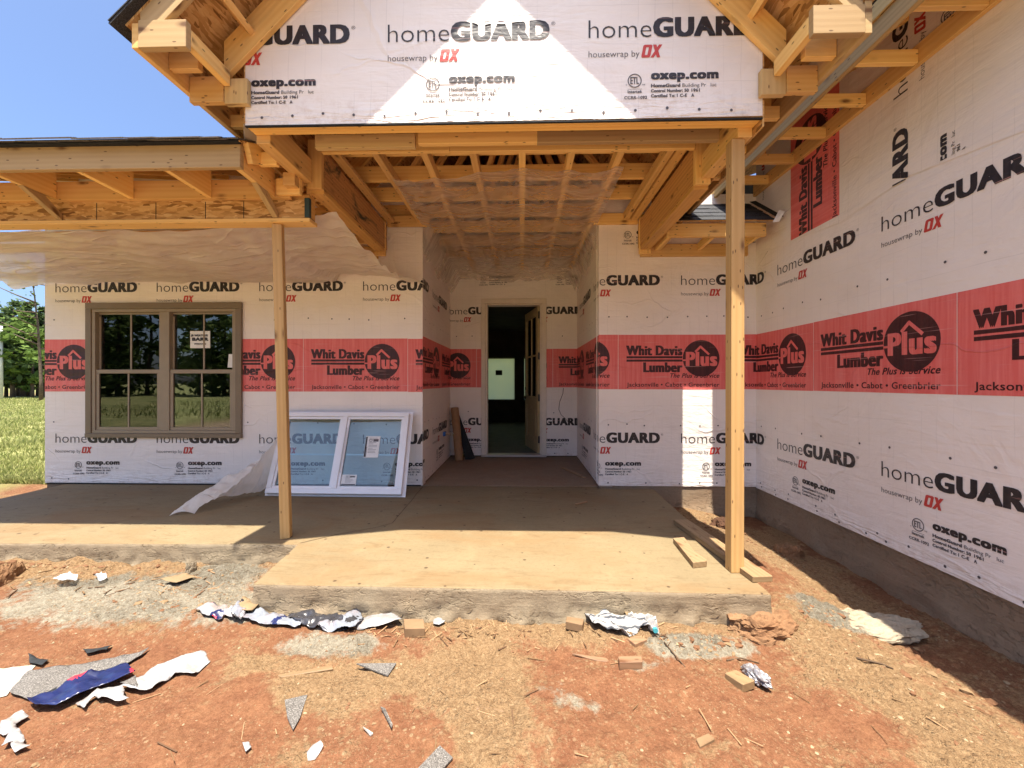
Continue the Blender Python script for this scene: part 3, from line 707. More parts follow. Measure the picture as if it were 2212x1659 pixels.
# ---- printed lettering -------------------------------------------------
_cache = {}
def glyphs(body, offset=0., shear=0., sp=1.):
    k = (body, offset, shear, sp)
    if k not in _cache:
        c = bpy.data.curves.new('lettering', 'FONT'); c.body = body; c.offset = offset; c.shear = shear; c.resolution_u = 3; c.space_character = sp
        o = bpy.data.objects.new('lettering', c); me = bpy.data.meshes.new_from_object(o)
        v = np.array([x.co[:2] for x in me.vertices]); f = [tuple(p.vertices) for p in me.polygons]
        bpy.data.objects.remove(o); bpy.data.curves.remove(c); bpy.data.meshes.remove(me)
        _cache[k] = (v, f)
    return _cache[k]
_h = glyphs('H')[0]; CAPH = float(_h[:, 1].max())
class Print:
    """flat artwork in (u, v) metres, z = layer"""
    def __init__(s): s.v = []; s.f = []; s.m = []
    def add(s, V, F, mi, lay):
        b = len(s.v); s.v += [(x, y, lay) for x, y in V]; s.f += [tuple(b + i for i in f) for f in F]; s.m += [mi] * len(F)
    def text(s, body, x0, x1, base, cap, mi, lay=.0025, bold=0., off=0., shear=0., boldy=None):
        V, F = glyphs(body, off, shear, 1.12 if bold > .003 else (1.06 if bold else 1.)); V = V.copy(); k = cap / CAPH
        bx = bold; by = bold * .6 if boldy is None else boldy
        sx = (x1 - x0 - 2 * bx) / (V[:, 0].max() - V[:, 0].min())
        V[:, 0] = (V[:, 0] - V[:, 0].min()) * sx + x0 + bx; V[:, 1] = V[:, 1] * (k * (cap - 2 * by) / cap) + base + by
        offs = [(0, 0)] if not bold else [(-bx, 0), (bx, 0), (-bx, by), (bx, -by), (bx, by), (-bx, -by), (0, by), (0, -by), (0, 0)]
        for i, (dx, dy) in enumerate(offs): s.add(V + np.array((dx, dy)), F, mi, lay + i * .00006)
    def poly(s, pts, mi, lay): s.add(pts, [tuple(range(len(pts)))], mi, lay)
    def rect(s, a, b, c, d, mi, lay): s.poly([(a, c), (b, c), (b, d), (a, d)], mi, lay)
    def disc(s, x, y, r, mi, lay, n=40): s.poly([(x + r * math.cos(6.2832 * i / n), y + r * math.sin(6.2832 * i / n)) for i in range(n)], mi, lay)
    def ring(s, x, y, r, w_, mi, lay, n=32):
        c = [(math.cos(6.2832 * i / n), math.sin(6.2832 * i / n)) for i in range(n)]
        V = [(x + r * a, y + r * b) for a, b in c] + [(x + (r - w_) * a, y + (r - w_) * b) for a, b in c]
        s.add(V, [(i, (i + 1) % n, n + (i + 1) % n, n + i) for i in range(n)], mi, lay)
    def stroke(s, pts, w_, mi, lay):
        for i, ((x0, y0), (x1, y1)) in enumerate(zip(pts, pts[1:])):
            l = math.hypot(x1 - x0, y1 - y0); nx, ny = -(y1 - y0) / l * w_ / 2, (x1 - x0) / l * w_ / 2; ex, ey = (x1 - x0) / l * w_ * .3, (y1 - y0) / l * w_ * .3
            s.poly([(x0 - nx - ex, y0 - ny - ey), (x1 - nx + ex, y1 - ny + ey), (x1 + nx + ex, y1 + ny + ey), (x0 + nx - ex, y0 + ny - ey)], mi, lay + i * .00006)
    def ox(s, x, y, w_, h, mi):
        T = lambda p: [(x + a * w_ + .2 * c * h, y + c * h) for a, c in p]
        out = [(.06, 0), (.42, 0), (.48, .08), (.48, .92), (.42, 1), (.06, 1), (0, .92), (0, .08)]
        inn = [(.19, .2), (.29, .2), (.31, .24), (.31, .76), (.29, .8), (.19, .8), (.17, .76), (.17, .24)]
        s.add(T(out) + T(inn), [(i, (i + 1) % 8, 8 + (i + 1) % 8, 8 + i) for i in range(8)], mi, .0025)
        s.add(T([(.50, 0), (.68, 0), (1.0, 1), (.82, 1)]), [(0, 1, 2, 3)], mi, .0025); s.add(T([(.84, 0), (1.02, 0), (.68, 1), (.50, 1)]), [(0, 1, 2, 3)], mi, .0026)
    # materials: 0 ink, 1 small grey ink, 2 red ink, 3 red band, 4 ink on red
    def brand_row(s, u, b):
        s.text('home', u, u + .376, b, .115 * .96, 0, off=-.012)
        s.text('GUARD', u + .386, u + .985, b, .117, 0, bold=.0105, boldy=.0045)
        s.text('®', u + .995, u + 1.02, b + .085, .02, 1)
        s.text('housewrap by', u, u + .305, b - .115, .037, 1, off=-.005)
        s.ox(u + .314, b - .122, .112, .077, 2)
    def mark_row(s, u, b):
        s.ring(u + .276, b - .26, .042, .006, 1, .0025)
        s.text('ETL', u + .250, u + .302, b - .280, .042, 1, bold=.0015)
        s.text('c', u + .223, u + .231, b - .288, .012, 1); s.text('us', u + .321, u + .339, b - .288, .012, 1)
        s.rect(u + .234, u + .320, b - .3115, b - .3095, 1, .0025)
        s.text('Intertek', u + .234, u + .320, b - .335, .019, 1, bold=.0008)
        s.text('CCRR-1092', u + .214, u + .350, b - .371, .019, 1, bold=.0008)
        s.text('oxep.com', u + .373, u + .775, b - .255, .056, 0, bold=.0055, boldy=.003)
        s.text('HomeGuard', u + .373, u + .548, b - .302, .021, 1, bold=.0018); s.text('Building Pr', u + .560, u + .700, b - .302, .021, 1); s.text('luc', u + .728, u + .762, b - .302, .021, 1)
        s.text('Control Number: 50', u + .373, u + .598, b - .332, .019, 1, bold=.0012); s.text('1961', u + .614, u + .664, b - .332, .019, 1, bold=.0012)
        s.text('Certified To: I', u + .373, u + .532, b - .362, .019, 1, bold=.0012); s.text('C-E', u + .545, u + .588, b - .362, .019, 1, bold=.0012); s.text('A', u + .613, u + .630, b - .362, .019, 1, bold=.0012)
    def band(s, u, b, j=0.):
        b += j
        s.rect(u + .002, u + 1.218, b, b + .613, 3, .0014)
        s.text('Whit Davis', u + .089, u + .715, b + .382, .110, 4, bold=.0088, boldy=.003)
        s.rect(u + .093, u + .735, b + .348, b + .372, 4, .0025); s.rect(u + .093, u + .735, b + .311, b + .335, 4, .0025)
        s.text('Lumber', u + .279, u + .716, b + .193, .110, 4, bold=.0095, boldy=.003)
        s.ring(u + .922, b + .348, .2085, .006, 3, .0026); s.disc(u + .922, b + .348, .2035, 4, .0028)
        s.rect(u + .72, u + .755, b + .319, b + .335, 3, .0032)
        s.text('Plus', u + .752, u + 1.10, b + .262, .158, 3, lay=.0032, bold=.0115, boldy=.004)
        s.stroke([(u + .862, b + .425), (u + .915, b + .478), (u + 1.005, b + .395)], .024, 3, .0038)
        s.text('The Plus is Service', u + .58, u + 1.124, b + .13, .05, 4, bold=.0016, shear=.3)
        s.text('Jacksonville • Cabot • Greenbrier', u + .096, u + 1.124, b + .030, .046, 4, bold=.001)
def place(pr, parent, org, ud, nrm, u0, u1, vd=(0, 0, 1), v0=-9, v1=9, name='lettering', dots=(), holes=()):
    """clip the artwork to u0..u1 x v0..v1 and lay it on a wall; org is the point of (u0, v=0)"""
    bm = bmesh.new()
    vs = [bm.verts.new(p) for p in pr.v]
    for f, m_ in zip(pr.f, pr.m):
        try: x = bm.faces.new([vs[i] for i in f]); x.material_index = m_
        except ValueError: pass
    for co, no in (((u0, 0, 0), (-1, 0, 0)), ((u1, 0, 0), (1, 0, 0)), ((0, v0, 0), (0, -1, 0)), ((0, v1, 0), (0, 1, 0))):
        bmesh.ops.bisect_plane(bm, geom=bm.verts[:] + bm.edges[:] + bm.faces[:], plane_co=co, plane_no=no, clear_outer=True)
    for h in holes:
        for co, no in (((h[0], 0, 0), (1, 0, 0)), ((h[1], 0, 0), (1, 0, 0)), ((0, h[2], 0), (0, 1, 0)), ((0, h[3], 0), (0, 1, 0))):
            bmesh.ops.bisect_plane(bm, geom=bm.verts[:] + bm.edges[:] + bm.faces[:], plane_co=co, plane_no=no)
        kill = [f for f in bm.faces if h[0] < f.calc_center_median().x < h[1] and h[2] < f.calc_center_median().y < h[3]]
        bmesh.ops.delete(bm, geom=kill, context='FACES')
    for (x, y) in dots:
        if u0 < x < u1:
            f = bm.faces.new([bm.verts.new((x + .009 * math.cos(a * .785), y + .009 * math.sin(a * .785), .003)) for a in range(8)]); f.material_index = 1
    uvl = bm.loops.layers.uv.new('UVMap')
    for f in bm.faces:
        for l in f.loops: l[uvl].uv = (l.vert.co.x, l.vert.co.y)
    org, ud, nrm, vd = Vector(org), Vector(ud), Vector(nrm), Vector(vd)
    for v in bm.verts: u, h, l = v.co; v.co = org + ud * (u - u0) + vd * h + nrm * l
    bm.normal_update()
    for f in bm.faces:
        if f.normal.dot(nrm) < 0: f.normal_flip()
    me = bpy.data.meshes.new(name); bm.to_mesh(me); bm.free()
    for m_ in (INK, INK_SMALL, INK_RED, RED_BAND, INK_MAROON): me.materials.append(m_)
    o = bpy.data.objects.new(name, me); COL.objects.link(o); o.parent = parent
    return o
def strip(k0, k1, upper=True, dz=0.):
    s = Print(); rr = random.Random(3)
    for k in range(k0, k1):
        u = -1.84 + 1.22 * k
        s.brand_row(u, 2.285 + dz); s.brand_row(u, .514 + dz); s.mark_row(u, .514 + dz)
        if upper: s.mark_row(u + .35, 3.115 + dz)
        s.band(u - .70, 1.118 + dz, rr.uniform(-.004, .004))
    return s
def nails(u0, u1, seed, rows=(.06, .72, 1.93)):
    rr = random.Random(seed); d = []
    for z in rows:
        u = u0 + .1
        while u < u1: d.append((u + rr.uniform(-.02, .02), z + rr.uniform(-.012, .012))); u += rr.choice((.2, .25, .41))
    return d

wl = wall((XE, YL, 0), (1, 0, 0), (0, -1, 0), XA - XE, .006, 3.62, [(-5.08 - XE, -3.29 - XE, .58, 2.09)], u0=XE)
tag(wl, 'wrapped front wall with the twin tan window')
place(strip(-4, 2, False, -.03), wl, (XE, YL, 0), (1, 0, 0), (0, -1, 0), XE, XA, holes=[(-5.09, -3.28, .57, 2.10)], dots=[d for d in nails(XE, XA, 1) if not (-5.15 < d[0] < -3.2)])
bl = -1.148
w2 = wall((XA, YL, 0), (0, 1, 0), (1, 0, 0), YB - YL, .02, 3.3, u0=bl)
place(strip(-1, 4), w2, (XA, YL, 0), (0, 1, 0), (1, 0, 0), bl, bl + YB - YL, dots=nails(bl, .7, 2))
w3 = wall((XA, YB, 0), (1, 0, 0), (0, -1, 0), XB + .011 - XA, .03, 3.3, [(-.60 - XA, .335 - XA, .03, 2.48)], u0=.704)
place(strip(1, 6), w3, (XA, YB, 0), (1, 0, 0), (0, -1, 0), .704, .704 + XB + .011 - XA, holes=[(.704 - .61 - XA, .704 + .345 - XA, 0, 2.49)], dots=[d for d in nails(.704, 2.72, 3) if not (1.15 < d[0] < 2.3)])
w4 = wall((XB + .011, YB, 0), (0, -1, 0), (-1, 0, 0), YB - YR, .02, 3.3, u0=2.722)
place(strip(3, 7), w4, (XB + .011, YB, 0), (0, -1, 0), (-1, 0, 0), 2.722, 2.722 + YB - YR - .002, dots=nails(2.722, 4.5, 4))
w5 = wall((XB, YR, 0), (1, 0, 0), (0, -1, 0), XR - XB, .03, 3.3, u0=4.561)
place(strip(4, 9), w5, (XB, YR, 0), (1, 0, 0), (0, -1, 0), 4.561, 4.561 + XR - XB, dots=nails(4.561, 6.3, 5))
w6 = wall((XR, YR, 0), (0, -1, 0), (-1, 0, 0), 7.67, .02, 3.9, u0=6.31)
tag(w6, 'long wrapped side wall of the wing')
place(strip(5, 12, False), w6, (XR, YR, 0), (0, -1, 0), (-1, 0, 0), 6.31, 6.31 + 6.2, dots=nails(6.31, 12, 6, (.05, .09, .72, 1.93)))
# upper sheet on the wing wall, printed at right angles
mb = MB()
ED = [(4.60, 2.60), (4.06, 2.56), (3.45, 2.505), (2.85, 2.585), (2.14, 2.49), (1.2, 2.55), (-1.5, 2.52)]
for (ya, za), (yb, zb) in zip(ED, ED[1:]):
    P = [(XR - .004, ya, za), (XR - .004, yb, zb), (XR - .004, yb, 3.7), (XR - .004, ya, 3.7)]
    mb.quad(P, [(-ya, za), (-yb, zb), (-yb, 3.7), (-ya, 3.7)])
sh = mb.build('wrap_sheet', WRAP, w6)
s = Print()
for k in (-1, 0, 1, 2):
    u = 1.95 + 1.22 * k
    s.brand_row(u, 0); s.mark_row(u, 0); s.band(u - .70 + 1.22, .604); s.brand_row(u, 1.771)
# text runs up (+z), text-up runs away from the camera (+y); baseline of the lower row at y = 2.85
place(s, w6, (XR - .004, 2.85, 2.57), (0, 0, 1), (-1, 0, 0), 2.57, 3.7, vd=(0, 1, 0), v0=-4, v1=1.7)
# the other sides of the house
wall((XE, 12.5, 0), (0, -1, 0), (-1, 0, 0), 12.5 - YL, .006, 3.0, u0=2)
mb = MB(); mb.quad([(XE, YL, 3.0), (XE, 12.5, 3.0), (XE, 12.5, 3.4), (XE, 8.9, 5.5), (XE, YL, 3.62)], [(0, 0)] * 5); mb.build('wall', WRAP, house)
bw = [(-1.15, -.20), (.03, .98)]
wall((XE, 12.5, 0), (1, 0, 0), (0, 1, 0), 9 - XE, .006, 3.3, [(a - XE, b - XE, .66, 1.95) for a, b in bw], u0=1)
wall((9, -3, 0), (0, 1, 0), (1, 0, 0), 15.5, .02, 3.3)
wall((XR + .01, -3, 0), (1, 0, 0), (0, -1, 0), 9 - XR - .02, .02, 3.3)

# ---- foundations
mb = MB(); mb.box(XE + .012, 8.98, YL + .012, 12.48, -.5, .004, 'x'); mb.build('foundation', FOUND, house)
def rough_found(a, b, nrm, top):
    mb = MB(); a, b, nrm = Vector(a), Vector(b), Vector(nrm); k = int((b - a).length / .035); rows = 14
    for i in range(k + 1):
        for r in range(rows + 1):
            p = a.lerp(b, i / k); z = top - r / rows * (.45 + top); lo = float(sstep(-.1, -.3, z))
            n_ = .004 * mnoise.noise(Vector((p.x * 9, p.y * 9, z * 14))) + lo * .03 * (mnoise.noise(Vector((p.x * 6, p.y * 6, z * 9))) + .8)
            mb.v.append(tuple(p + nrm * n_ + Vector((0, 0, z))))
    W = rows + 1
    for i in range(k):
        for r in range(rows):
            mb.f.append((i * W + r, i * W + r + 1, (i + 1) * W + r + 1, (i + 1) * W + r)); mb.m.append(0); mb.uv += [(0, 0)] * 4
    mb.build('foundation', FOUND, house, smooth=True)
rough_found((XB + .01, YR + .012, 0), (XR + .02, YR + .012, 0), (0, -1, 0), .03)
rough_found((XR + .012, YR + .02, 0), (XR + .012, -3, 0), (-1, 0, 0), .02)
mb = MB(); mb.box(XR + .03, 8.97, -2.97, YL + .01, -.5, .015, 'y'); mb.build('foundation', FOUND, house)
mb = MB(); mb.box(XE + .02, XA - .02, YL - .004, YL + .01, .0008, .014, 'x'); mb.build('sill_strip', FELT, house)
# ---- interior
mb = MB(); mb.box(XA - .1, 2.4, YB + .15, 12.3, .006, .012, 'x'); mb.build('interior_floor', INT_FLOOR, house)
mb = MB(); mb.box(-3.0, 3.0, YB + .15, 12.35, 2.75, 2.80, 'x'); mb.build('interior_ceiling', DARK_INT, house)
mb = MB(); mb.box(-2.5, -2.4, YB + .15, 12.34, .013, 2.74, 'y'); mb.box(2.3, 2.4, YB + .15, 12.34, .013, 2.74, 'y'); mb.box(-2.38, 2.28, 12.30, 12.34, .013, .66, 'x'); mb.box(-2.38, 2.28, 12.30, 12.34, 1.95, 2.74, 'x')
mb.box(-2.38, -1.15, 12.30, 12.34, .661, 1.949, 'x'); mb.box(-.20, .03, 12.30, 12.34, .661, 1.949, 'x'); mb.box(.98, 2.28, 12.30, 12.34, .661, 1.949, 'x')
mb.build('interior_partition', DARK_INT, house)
for a, b in bw:
    wd = empty('window'); wd.parent = house; wd['label'] = 'film covered back window'
    mb = MB(); mb.box(a + .03, b - .03, 12.41, 12.416, .69, 1.92); mb.build('pane', FROST, wd)
    mb = MB()
    for q in ((a, b, .66, .69), (a, b, 1.92, 1.95), (a, a + .03, .691, 1.919), (b - .03, b, .691, 1.919)): mb.box(q[0], q[1], 12.38, 12.44, q[2], q[3])
    mb.build('frame', BLACK_METAL, wd)
    if a < -1:
        mb = MB(); mb.box(-.80, -.60, 12.395, 12.399, 1.42, 1.57); mb.build('sticker', PRINT_DARK, wd)

# ---- twin window
def facade_window():
    wd = empty('window'); wd.parent = house; wd['label'] = 'twin tan window with dark reflecting panes'
    x0, x1, z0, z1 = -5.11, -3.255, .55, 2.125; Y = YL
    mb = MB()
    mb.box(x0, x1, Y - .035, Y - .001, z1 - .07, z1); mb.box(x0, x1, Y - .04, Y - .001, z0, z0 + .05)
    mb.box(x0, x0 + .07, Y - .034, Y - .001, z0 + .051, z1 - .071, 'z'); mb.box(x1 - .07, x1, Y - .034, Y - .001, z0 + .051, z1 - .071, 'z')
    mb.build('frame', TAN_VINYL, wd, .003)
    fx0, fx1, fz0, fz1 = x0 + .071, x1 - .071, z0 + .051, z1 - .071
    xm = (fx0 + fx1) / 2 + .01
    mb = MB()
    for a, b, c, d in ((fx0, fx1, fz1 - .035, fz1), (fx0, fx1, fz0, fz0 + .035), (fx0, fx0 + .04, fz0 + .036, fz1 - .036), (fx1 - .04, fx1, fz0 + .036, fz1 - .036), (xm - .06, xm + .06, fz0 + .036, fz1 - .036)):
        mb.box(a, b, Y - .024, Y + .06, c, d, 'x' if b - a > .3 else 'z')
    mb.build('mullion_frame', TAN_VINYL_LIGHT, wd, .003)
    zm = 1.345
    for i, (a, b) in enumerate(((fx0 + .041, xm - .061), (xm + .061, fx1 - .041))):
        for lower in (0, 1):
            c, d = (fz0 + .036, zm) if lower else (zm - .02, fz1 - .036)
            ys = (Y - .012, Y + .018) if lower else (Y + .02, Y + .05); s = .035 if lower else .022
            mb = MB()
            mb.box(a, b, ys[0], ys[1], d - .045, d) if lower else mb.box(a, b, ys[0], ys[1], d - s, d)
            mb.box(a, b, ys[0], ys[1], c, c + s)
            mb.box(a, a + s, ys[0], ys[1], c + s + .001, d - .046, 'z'); mb.box(b - s, b, ys[0], ys[1], c + s + .001, d - .046, 'z')
            mb.build('sash', TAN_VINYL_LIGHT, wd, .002)
            ym = (ys[0] + ys[1]) / 2
            mb = MB(); mb.box(a + s, b - s, ym - .002, ym + .002, c + s, d - s); mb.build('pane', GLASS, wd)
            xc = (a + b) / 2
            mb = MB(); mb.box(xc - .009, xc + .009, ym - .009, ym - .003, c + s + .001, d - (.046 if lower else s + .001), 'z'); mb.build('muntin', TAN_VINYL_LIGHT, wd)
    # stickers on the upper right pane
    yy = Y + .031
    c0, c1 = atY(411, 752, yy), atY(454, 715, yy)
    mb = MB(); mb.box(c0.x, c1.x, yy - .001, yy + .001, c0.z, c1.z); mb.build('sticker', PAPER, wd)
    p = Print(); W_, H_ = c1.x - c0.x, c1.z - c0.z
    p.text('JB WEATHER', .04 * W_, .9 * W_, .68 * H_, .12 * H_, 0, bold=.002); p.text('BARR', .1 * W_, .92 * W_, .42 * H_, .2 * H_, 0, bold=.005); p.text('WINDOWS', .2 * W_, .8 * W_, .2 * H_, .09 * H_, 0, bold=.001)
    place(p, wd, (c0.x, yy - .0011, c0.z), (1, 0, 0), (0, -1, 0), 0, W_, name='lettering')
    c0, c1 = atY(488, 794, yy), atY(503, 765, yy)
    mb = MB(); mb.quad([(c0.x + .02, yy - .001, c0.z), (c1.x, yy - .001, c0.z), (c1.x, yy - .001, c1.z), (c0.x + .035, yy - .001, c1.z)], [(0, 0)] * 4); mb.build('sticker', PAPER, wd)
    # dim room behind the glass
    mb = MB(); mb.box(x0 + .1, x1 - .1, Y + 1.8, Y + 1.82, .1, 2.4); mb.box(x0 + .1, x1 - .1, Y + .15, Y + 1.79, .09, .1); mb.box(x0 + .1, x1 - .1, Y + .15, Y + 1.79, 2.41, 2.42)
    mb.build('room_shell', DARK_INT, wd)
facade_window()

# ---- door
def entry_door():
    dr = empty('door'); dr.parent = house; dr['label'] = 'tall open entry door with four glass lites'
    x0, x1, z1 = -.652, .384, 2.527; Y = YB
    mb = MB()
    mb.box(x0, x1, Y - .035, Y - .001, z1 - .075, z1); mb.box(x0, x0 + .07, Y - .034, Y - .001, .031, z1 - .076, 'z'); mb.box(x1 - .07, x1, Y - .034, Y - .001, .031, z1 - .076, 'z')
    mb.box(x0 + .071, x0 + .1, Y - .02, Y + .139, .05, z1 - .077, 'z'); mb.box(x1 - .1, x1 - .071, Y - .02, Y + .139, .05, z1 - .077, 'z'); mb.box(x0 + .101, x1 - .101, Y - .02, Y + .139, z1 - .1, z1 - .077)
    mb.build('door_frame', FRAME_PAINT, dr, .003)
    mb = MB(); mb.box(x0, x1, Y - .04, Y + .14, .012, .048); mb.build('threshold', simple('metal_sill', (.55, .5, .45), .35, .5, .3), dr, .003)
    A = Vector((x1 - .115, Y + .07, 0)); B = Vector((.072, 7.475, 0)); X = (B - A).normalized(); Wd = (B - A).length
    Yn = Vector((-X.y, X.x, 0)); Z = Vector((0, 0, 1)); zb, zt = .06, z1 - .105
    def leafbox(mb, a, b, c, d, t0, t1, ax='x'):
        ctr = A + X * ((a + b) / 2) + Yn * ((t0 + t1) / 2) + Z * ((c + d) / 2)
        if ax == 'x': mb.obox(ctr, X, Yn, Z, (b - a) / 2, (t1 - t0) / 2, (d - c) / 2)
        else: mb.obox(ctr, Z, X, Yn, (d - c) / 2, (b - a) / 2, (t1 - t0) / 2)
    mb = MB(); st = .115; H = zt - zb; mid = zb + H * .315
    leafbox(mb, 0, st, zb, zt, -.022, .022, 'z'); leafbox(mb, Wd - st, Wd, zb, zt, -.022, .022, 'z')
    for c, d in ((zb, zb + .2), (mid, mid + .16), (zt - .14, zt)): leafbox(mb, st + .001, Wd - st - .001, c, d, -.022, .022)
    leafbox(mb, st, Wd - st, zb + .2, mid, -.008, .008)
    leafbox(mb, st + .05, Wd - st - .05, zb + .26, mid - .06, -.018, .018)
    g0, g1 = mid + .16, zt - .14; gm = (g0 + g1) / 2 + .02
    leafbox(mb, Wd / 2 - .014, Wd / 2 + .014, g0, g1, -.017, .017, 'z'); leafbox(mb, st + .001, Wd / 2 - .015, gm - .014, gm + .014, -.016, .016); leafbox(mb, Wd / 2 + .015, Wd - st - .001, gm - .014, gm + .014, -.016, .016)
    mb.build('door_leaf', DOOR_PAINT, dr, .003)
    for a, b in ((st, Wd / 2 - .014), (Wd / 2 + .014, Wd - st)):
        for c, d in ((g0, gm - .014), (gm + .014, g1)):
            mb = MB(); leafbox(mb, a, b, c, d, -.003, .003); mb.build('pane', GLASS, dr)
    for z in (.28, .95, 1.62, 2.28):
        mb = MB(); mb.box(x1 - .13, x1 - .102, Y + .02, Y + .075, z - .055, z + .055); mb.build('hinge', BLACK_METAL, dr)
    mb = MB(); c = A + X * (Wd - .06) + Z * .93
    mb.tube([c - Yn * .06, c + Yn * .06], .028, 12); mb.tube([c + Yn * .06, c + Yn * .06 - X * .1], .011, 8); mb.tube([c - Yn * .06, c - Yn * .06 - X * .1], .011, 8)
    mb.build('handle', BLACK_METAL, dr, smooth=False)
    mb = MB(); mb.tube([c + Z * .16 - Yn * .03, c + Z * .16 + Yn * .03], .025, 12); mb.build('deadbolt', BLACK_METAL, dr)
    mb = MB(); mb.box(x0 + .1, x0 + .104, Y + .03, Y + .06, .86, 1.0); mb.build('strike_plate', BLACK_METAL, dr)
entry_door()

# ---------------------------------------------------------------- open timber framing
def lum(name, p0, p1, w_, h, m=None, up=(0, 0, 1), parent=house):
    mb = MB(); mb.bar(p0, p1, w_, h, up); return mb.build(name, m or PINE, parent, .0025)
def lbox(name, x0, x1, y0, y1, z0, z1, ax='x', m=None):
    mb = MB(); mb.box(x0, x1, y0, y1, z0, z1, ax); return mb.build(name, m or PINE, house, .0025)
def prism(name, pts, nrm, th, m, uvax=(1, 0, 0), parent=house, bevel=.002):
    """planar polygon extruded by th along nrm; grain along uvax"""
    pts = [Vector(p) for p in pts]; nrm = Vector(nrm).normalized(); ua = Vector(uvax).normalized(); va = nrm.cross(ua); k = random.random() * 9
    mb = MB(); uv = lambda p: (p.dot(ua) + k, p.dot(va))
    n = sum(((a - pts[0]).cross(b - pts[0]) for a, b in zip(pts[1:], pts[2:])), Vector())
    if n.dot(nrm) < 0: pts = pts[::-1]
    back = [p - nrm * th for p in pts]
    mb.quad(pts, [uv(p) for p in pts]); mb.quad(back[::-1], [uv(p) for p in back[::-1]])
    for i in range(len(pts)):
        j = (i + 1) % len(pts); q = [pts[j], pts[i], back[i], back[j]]
        mb.quad(q, [(p.dot(ua) + k, p.dot(va) + p.dot(nrm)) for p in q])
    return mb.build(name, m, parent, bevel)

XC, YG = -.13, 2.50
GX0, GX1, GZ = -1.705, 1.435, 2.775
deck = lambda x: 5.03 - abs(x - XC)
YF = 2.125     # front of the rake
# gable wall (triangle of wrap over sheathing)
gw = empty('gable_wall'); gw.parent = house; gw['label'] = 'wrapped gable wall above the porch'
def gable():
    mb = MB()
    zl, zr = 2.775, 2.785
    outl = [(GX0, zl), (GX1, zr), (GX1, deck(GX1) - .05), (XC, deck(XC) - .05), (GX0, deck(GX0) - .05)]
    fr = [Vector((x, YG, z)) for x, z in outl]; bk = [p + Vector((0, .012, 0)) for p in fr]
    mb.quad(fr, [(x, z - 2.775) for x, z in outl])
    mb.build('wrap_sheet', WRAP, gw)
    mb = MB(); b2 = [p + Vector((0, .003, 0)) for p in fr]; b3 = [p + Vector((0, .013, 0)) for p in fr]
    mb.quad(b2, [(x, z) for x, z in outl]); mb.quad(b3[::-1], [(x, z) for x, z in outl[::-1]])
    for i in range(5):
        j = (i + 1) % 5; q = [b2[i], b3[i], b3[j], b2[j]]; mb.quad(q, [(p.x + p.y, p.z) for p in q])
    mb.build('sheathing', OSB, gw)
    mb = MB(); mb.box(GX0, GX1, YG - .004, YG + .012, 2.766, 2.774); mb.build('felt_edge', FELT, gw)
    s = Print()
    u = atY(838, 92, YG).x; b = atY(1010, 89, YG).z
    for k in (-2, -1, 0, 1):
        s.brand_row(u + 1.22 * k, b); s.mark_row(u + 1.22 * k, b)
    # sloping clip under the raking boards is done by the boards themselves
    place(s, gw, (GX0, YG, 0), (1, 0, 0), (0, -1, 0), GX0 + .0, GX1 - .02, v0=2.78, v1=4.2, dots=[(x, 2.83 + .01 * math.sin(x * 9)) for x in np.arange(-1.6, 1.4, .19)])
gable()
# header and side headers
lbox('porch_header', GX0, GX1, YG + .016, YG + .058, 2.772, 2.95, 'x', LVL)
lbox('porch_header', GX0, GX1, YG + .060, YG + .10, 2.774, 2.94, 'x', LVL)
for x0, x1 in ((GX0 + .002, GX0 + .092), (GX1 - .092, GX1 - .002)):
    lbox('side_header', x0, x1, YG + .102, 3.125, 2.722, 2.90, 'y', PINE)
for x0, x1 in ((GX0 - .014, GX0 - .002), (GX1 + .002, GX1 + .014)):
    lbox('side_sheathing', x0, x1, YG + .004, 4.62, 2.724 if x0 > 0 else 2.80, deck(x0) - .1, 'y', OSB)
# plates between the header and the ceiling
lbox('ceiling_plate', -1.40, -.72, 2.75, 2.788, 2.775, 2.865, 'x', PINE_PALE)
lbox('ceiling_plate', -.70, .28, 2.752, 2.79, 2.795, 2.885, 'x')
lbox('ceiling_plate', .10, 1.30, 2.748, 2.786, 2.79, 2.88, 'x', PINE_PALE)
lbox('ceiling_plate', -1.53, -.55, 3.105, 3.143, 2.945, 3.08, 'x')
lbox('ceiling_plate', -.548, 1.29, 3.107, 3.145, 2.94, 3.08, 'x')
lbox('ceiling_plate', -1.53, 1.29, 3.147, 3.185, 3.00, 3.089, 'x', PINE_PALE)
# dropped beam boxes
for sgn, xo, xi, m_ in ((-1, -1.65, -1.54, PLY_STAIN), (1, 1.415, 1.30, PLY)):
    a, b = min(xo, xi), max(xo, xi)
    lbox('beam_end_board', a, b, 3.13, 3.168, 2.685, 3.06, 'z')
    lbox('beam_side', min(xi, xi + sgn * .016), max(xi, xi + sgn * .016), 3.17, 4.665, 2.70, 2.992, 'y', m_)
    lbox('beam_side', min(xo, xo - sgn * .016), max(xo, xo - sgn * .016), 3.17, 4.665, 2.70, 2.992, 'y', m_)
    lbox('beam_bottom', a + .001, b - .001, 3.17, 4.58, 2.66, 2.698, 'y', LVL)
    lbox('beam_end_board', a - .005, b + .005, 4.585, 4.625, 2.62, 3.05, 'z')
    x = xi - sgn * .02
    lbox('edge_joist', min(x, x - sgn * .075), max(x, x - sgn * .075), 3.19, 4.62, 2.995, 3.033, 'y')
lbox('wall_ledger', XB + .46, 2.50, YR - .042, YR - .004, 2.60, 2.735, 'x')
lbox('wall_ledger', -2.6, -1.66, YL - .042, YL - .004, 2.62, 2.755, 'x')
lbox('ceiling_ledger', -1.53, -1.05, YR - .03, YR + .005, 2.965, 3.085, 'x')
lbox('ceiling_ledger', .80, 1.29, YR - .042, YR - .004, 2.965, 3.085, 'x')
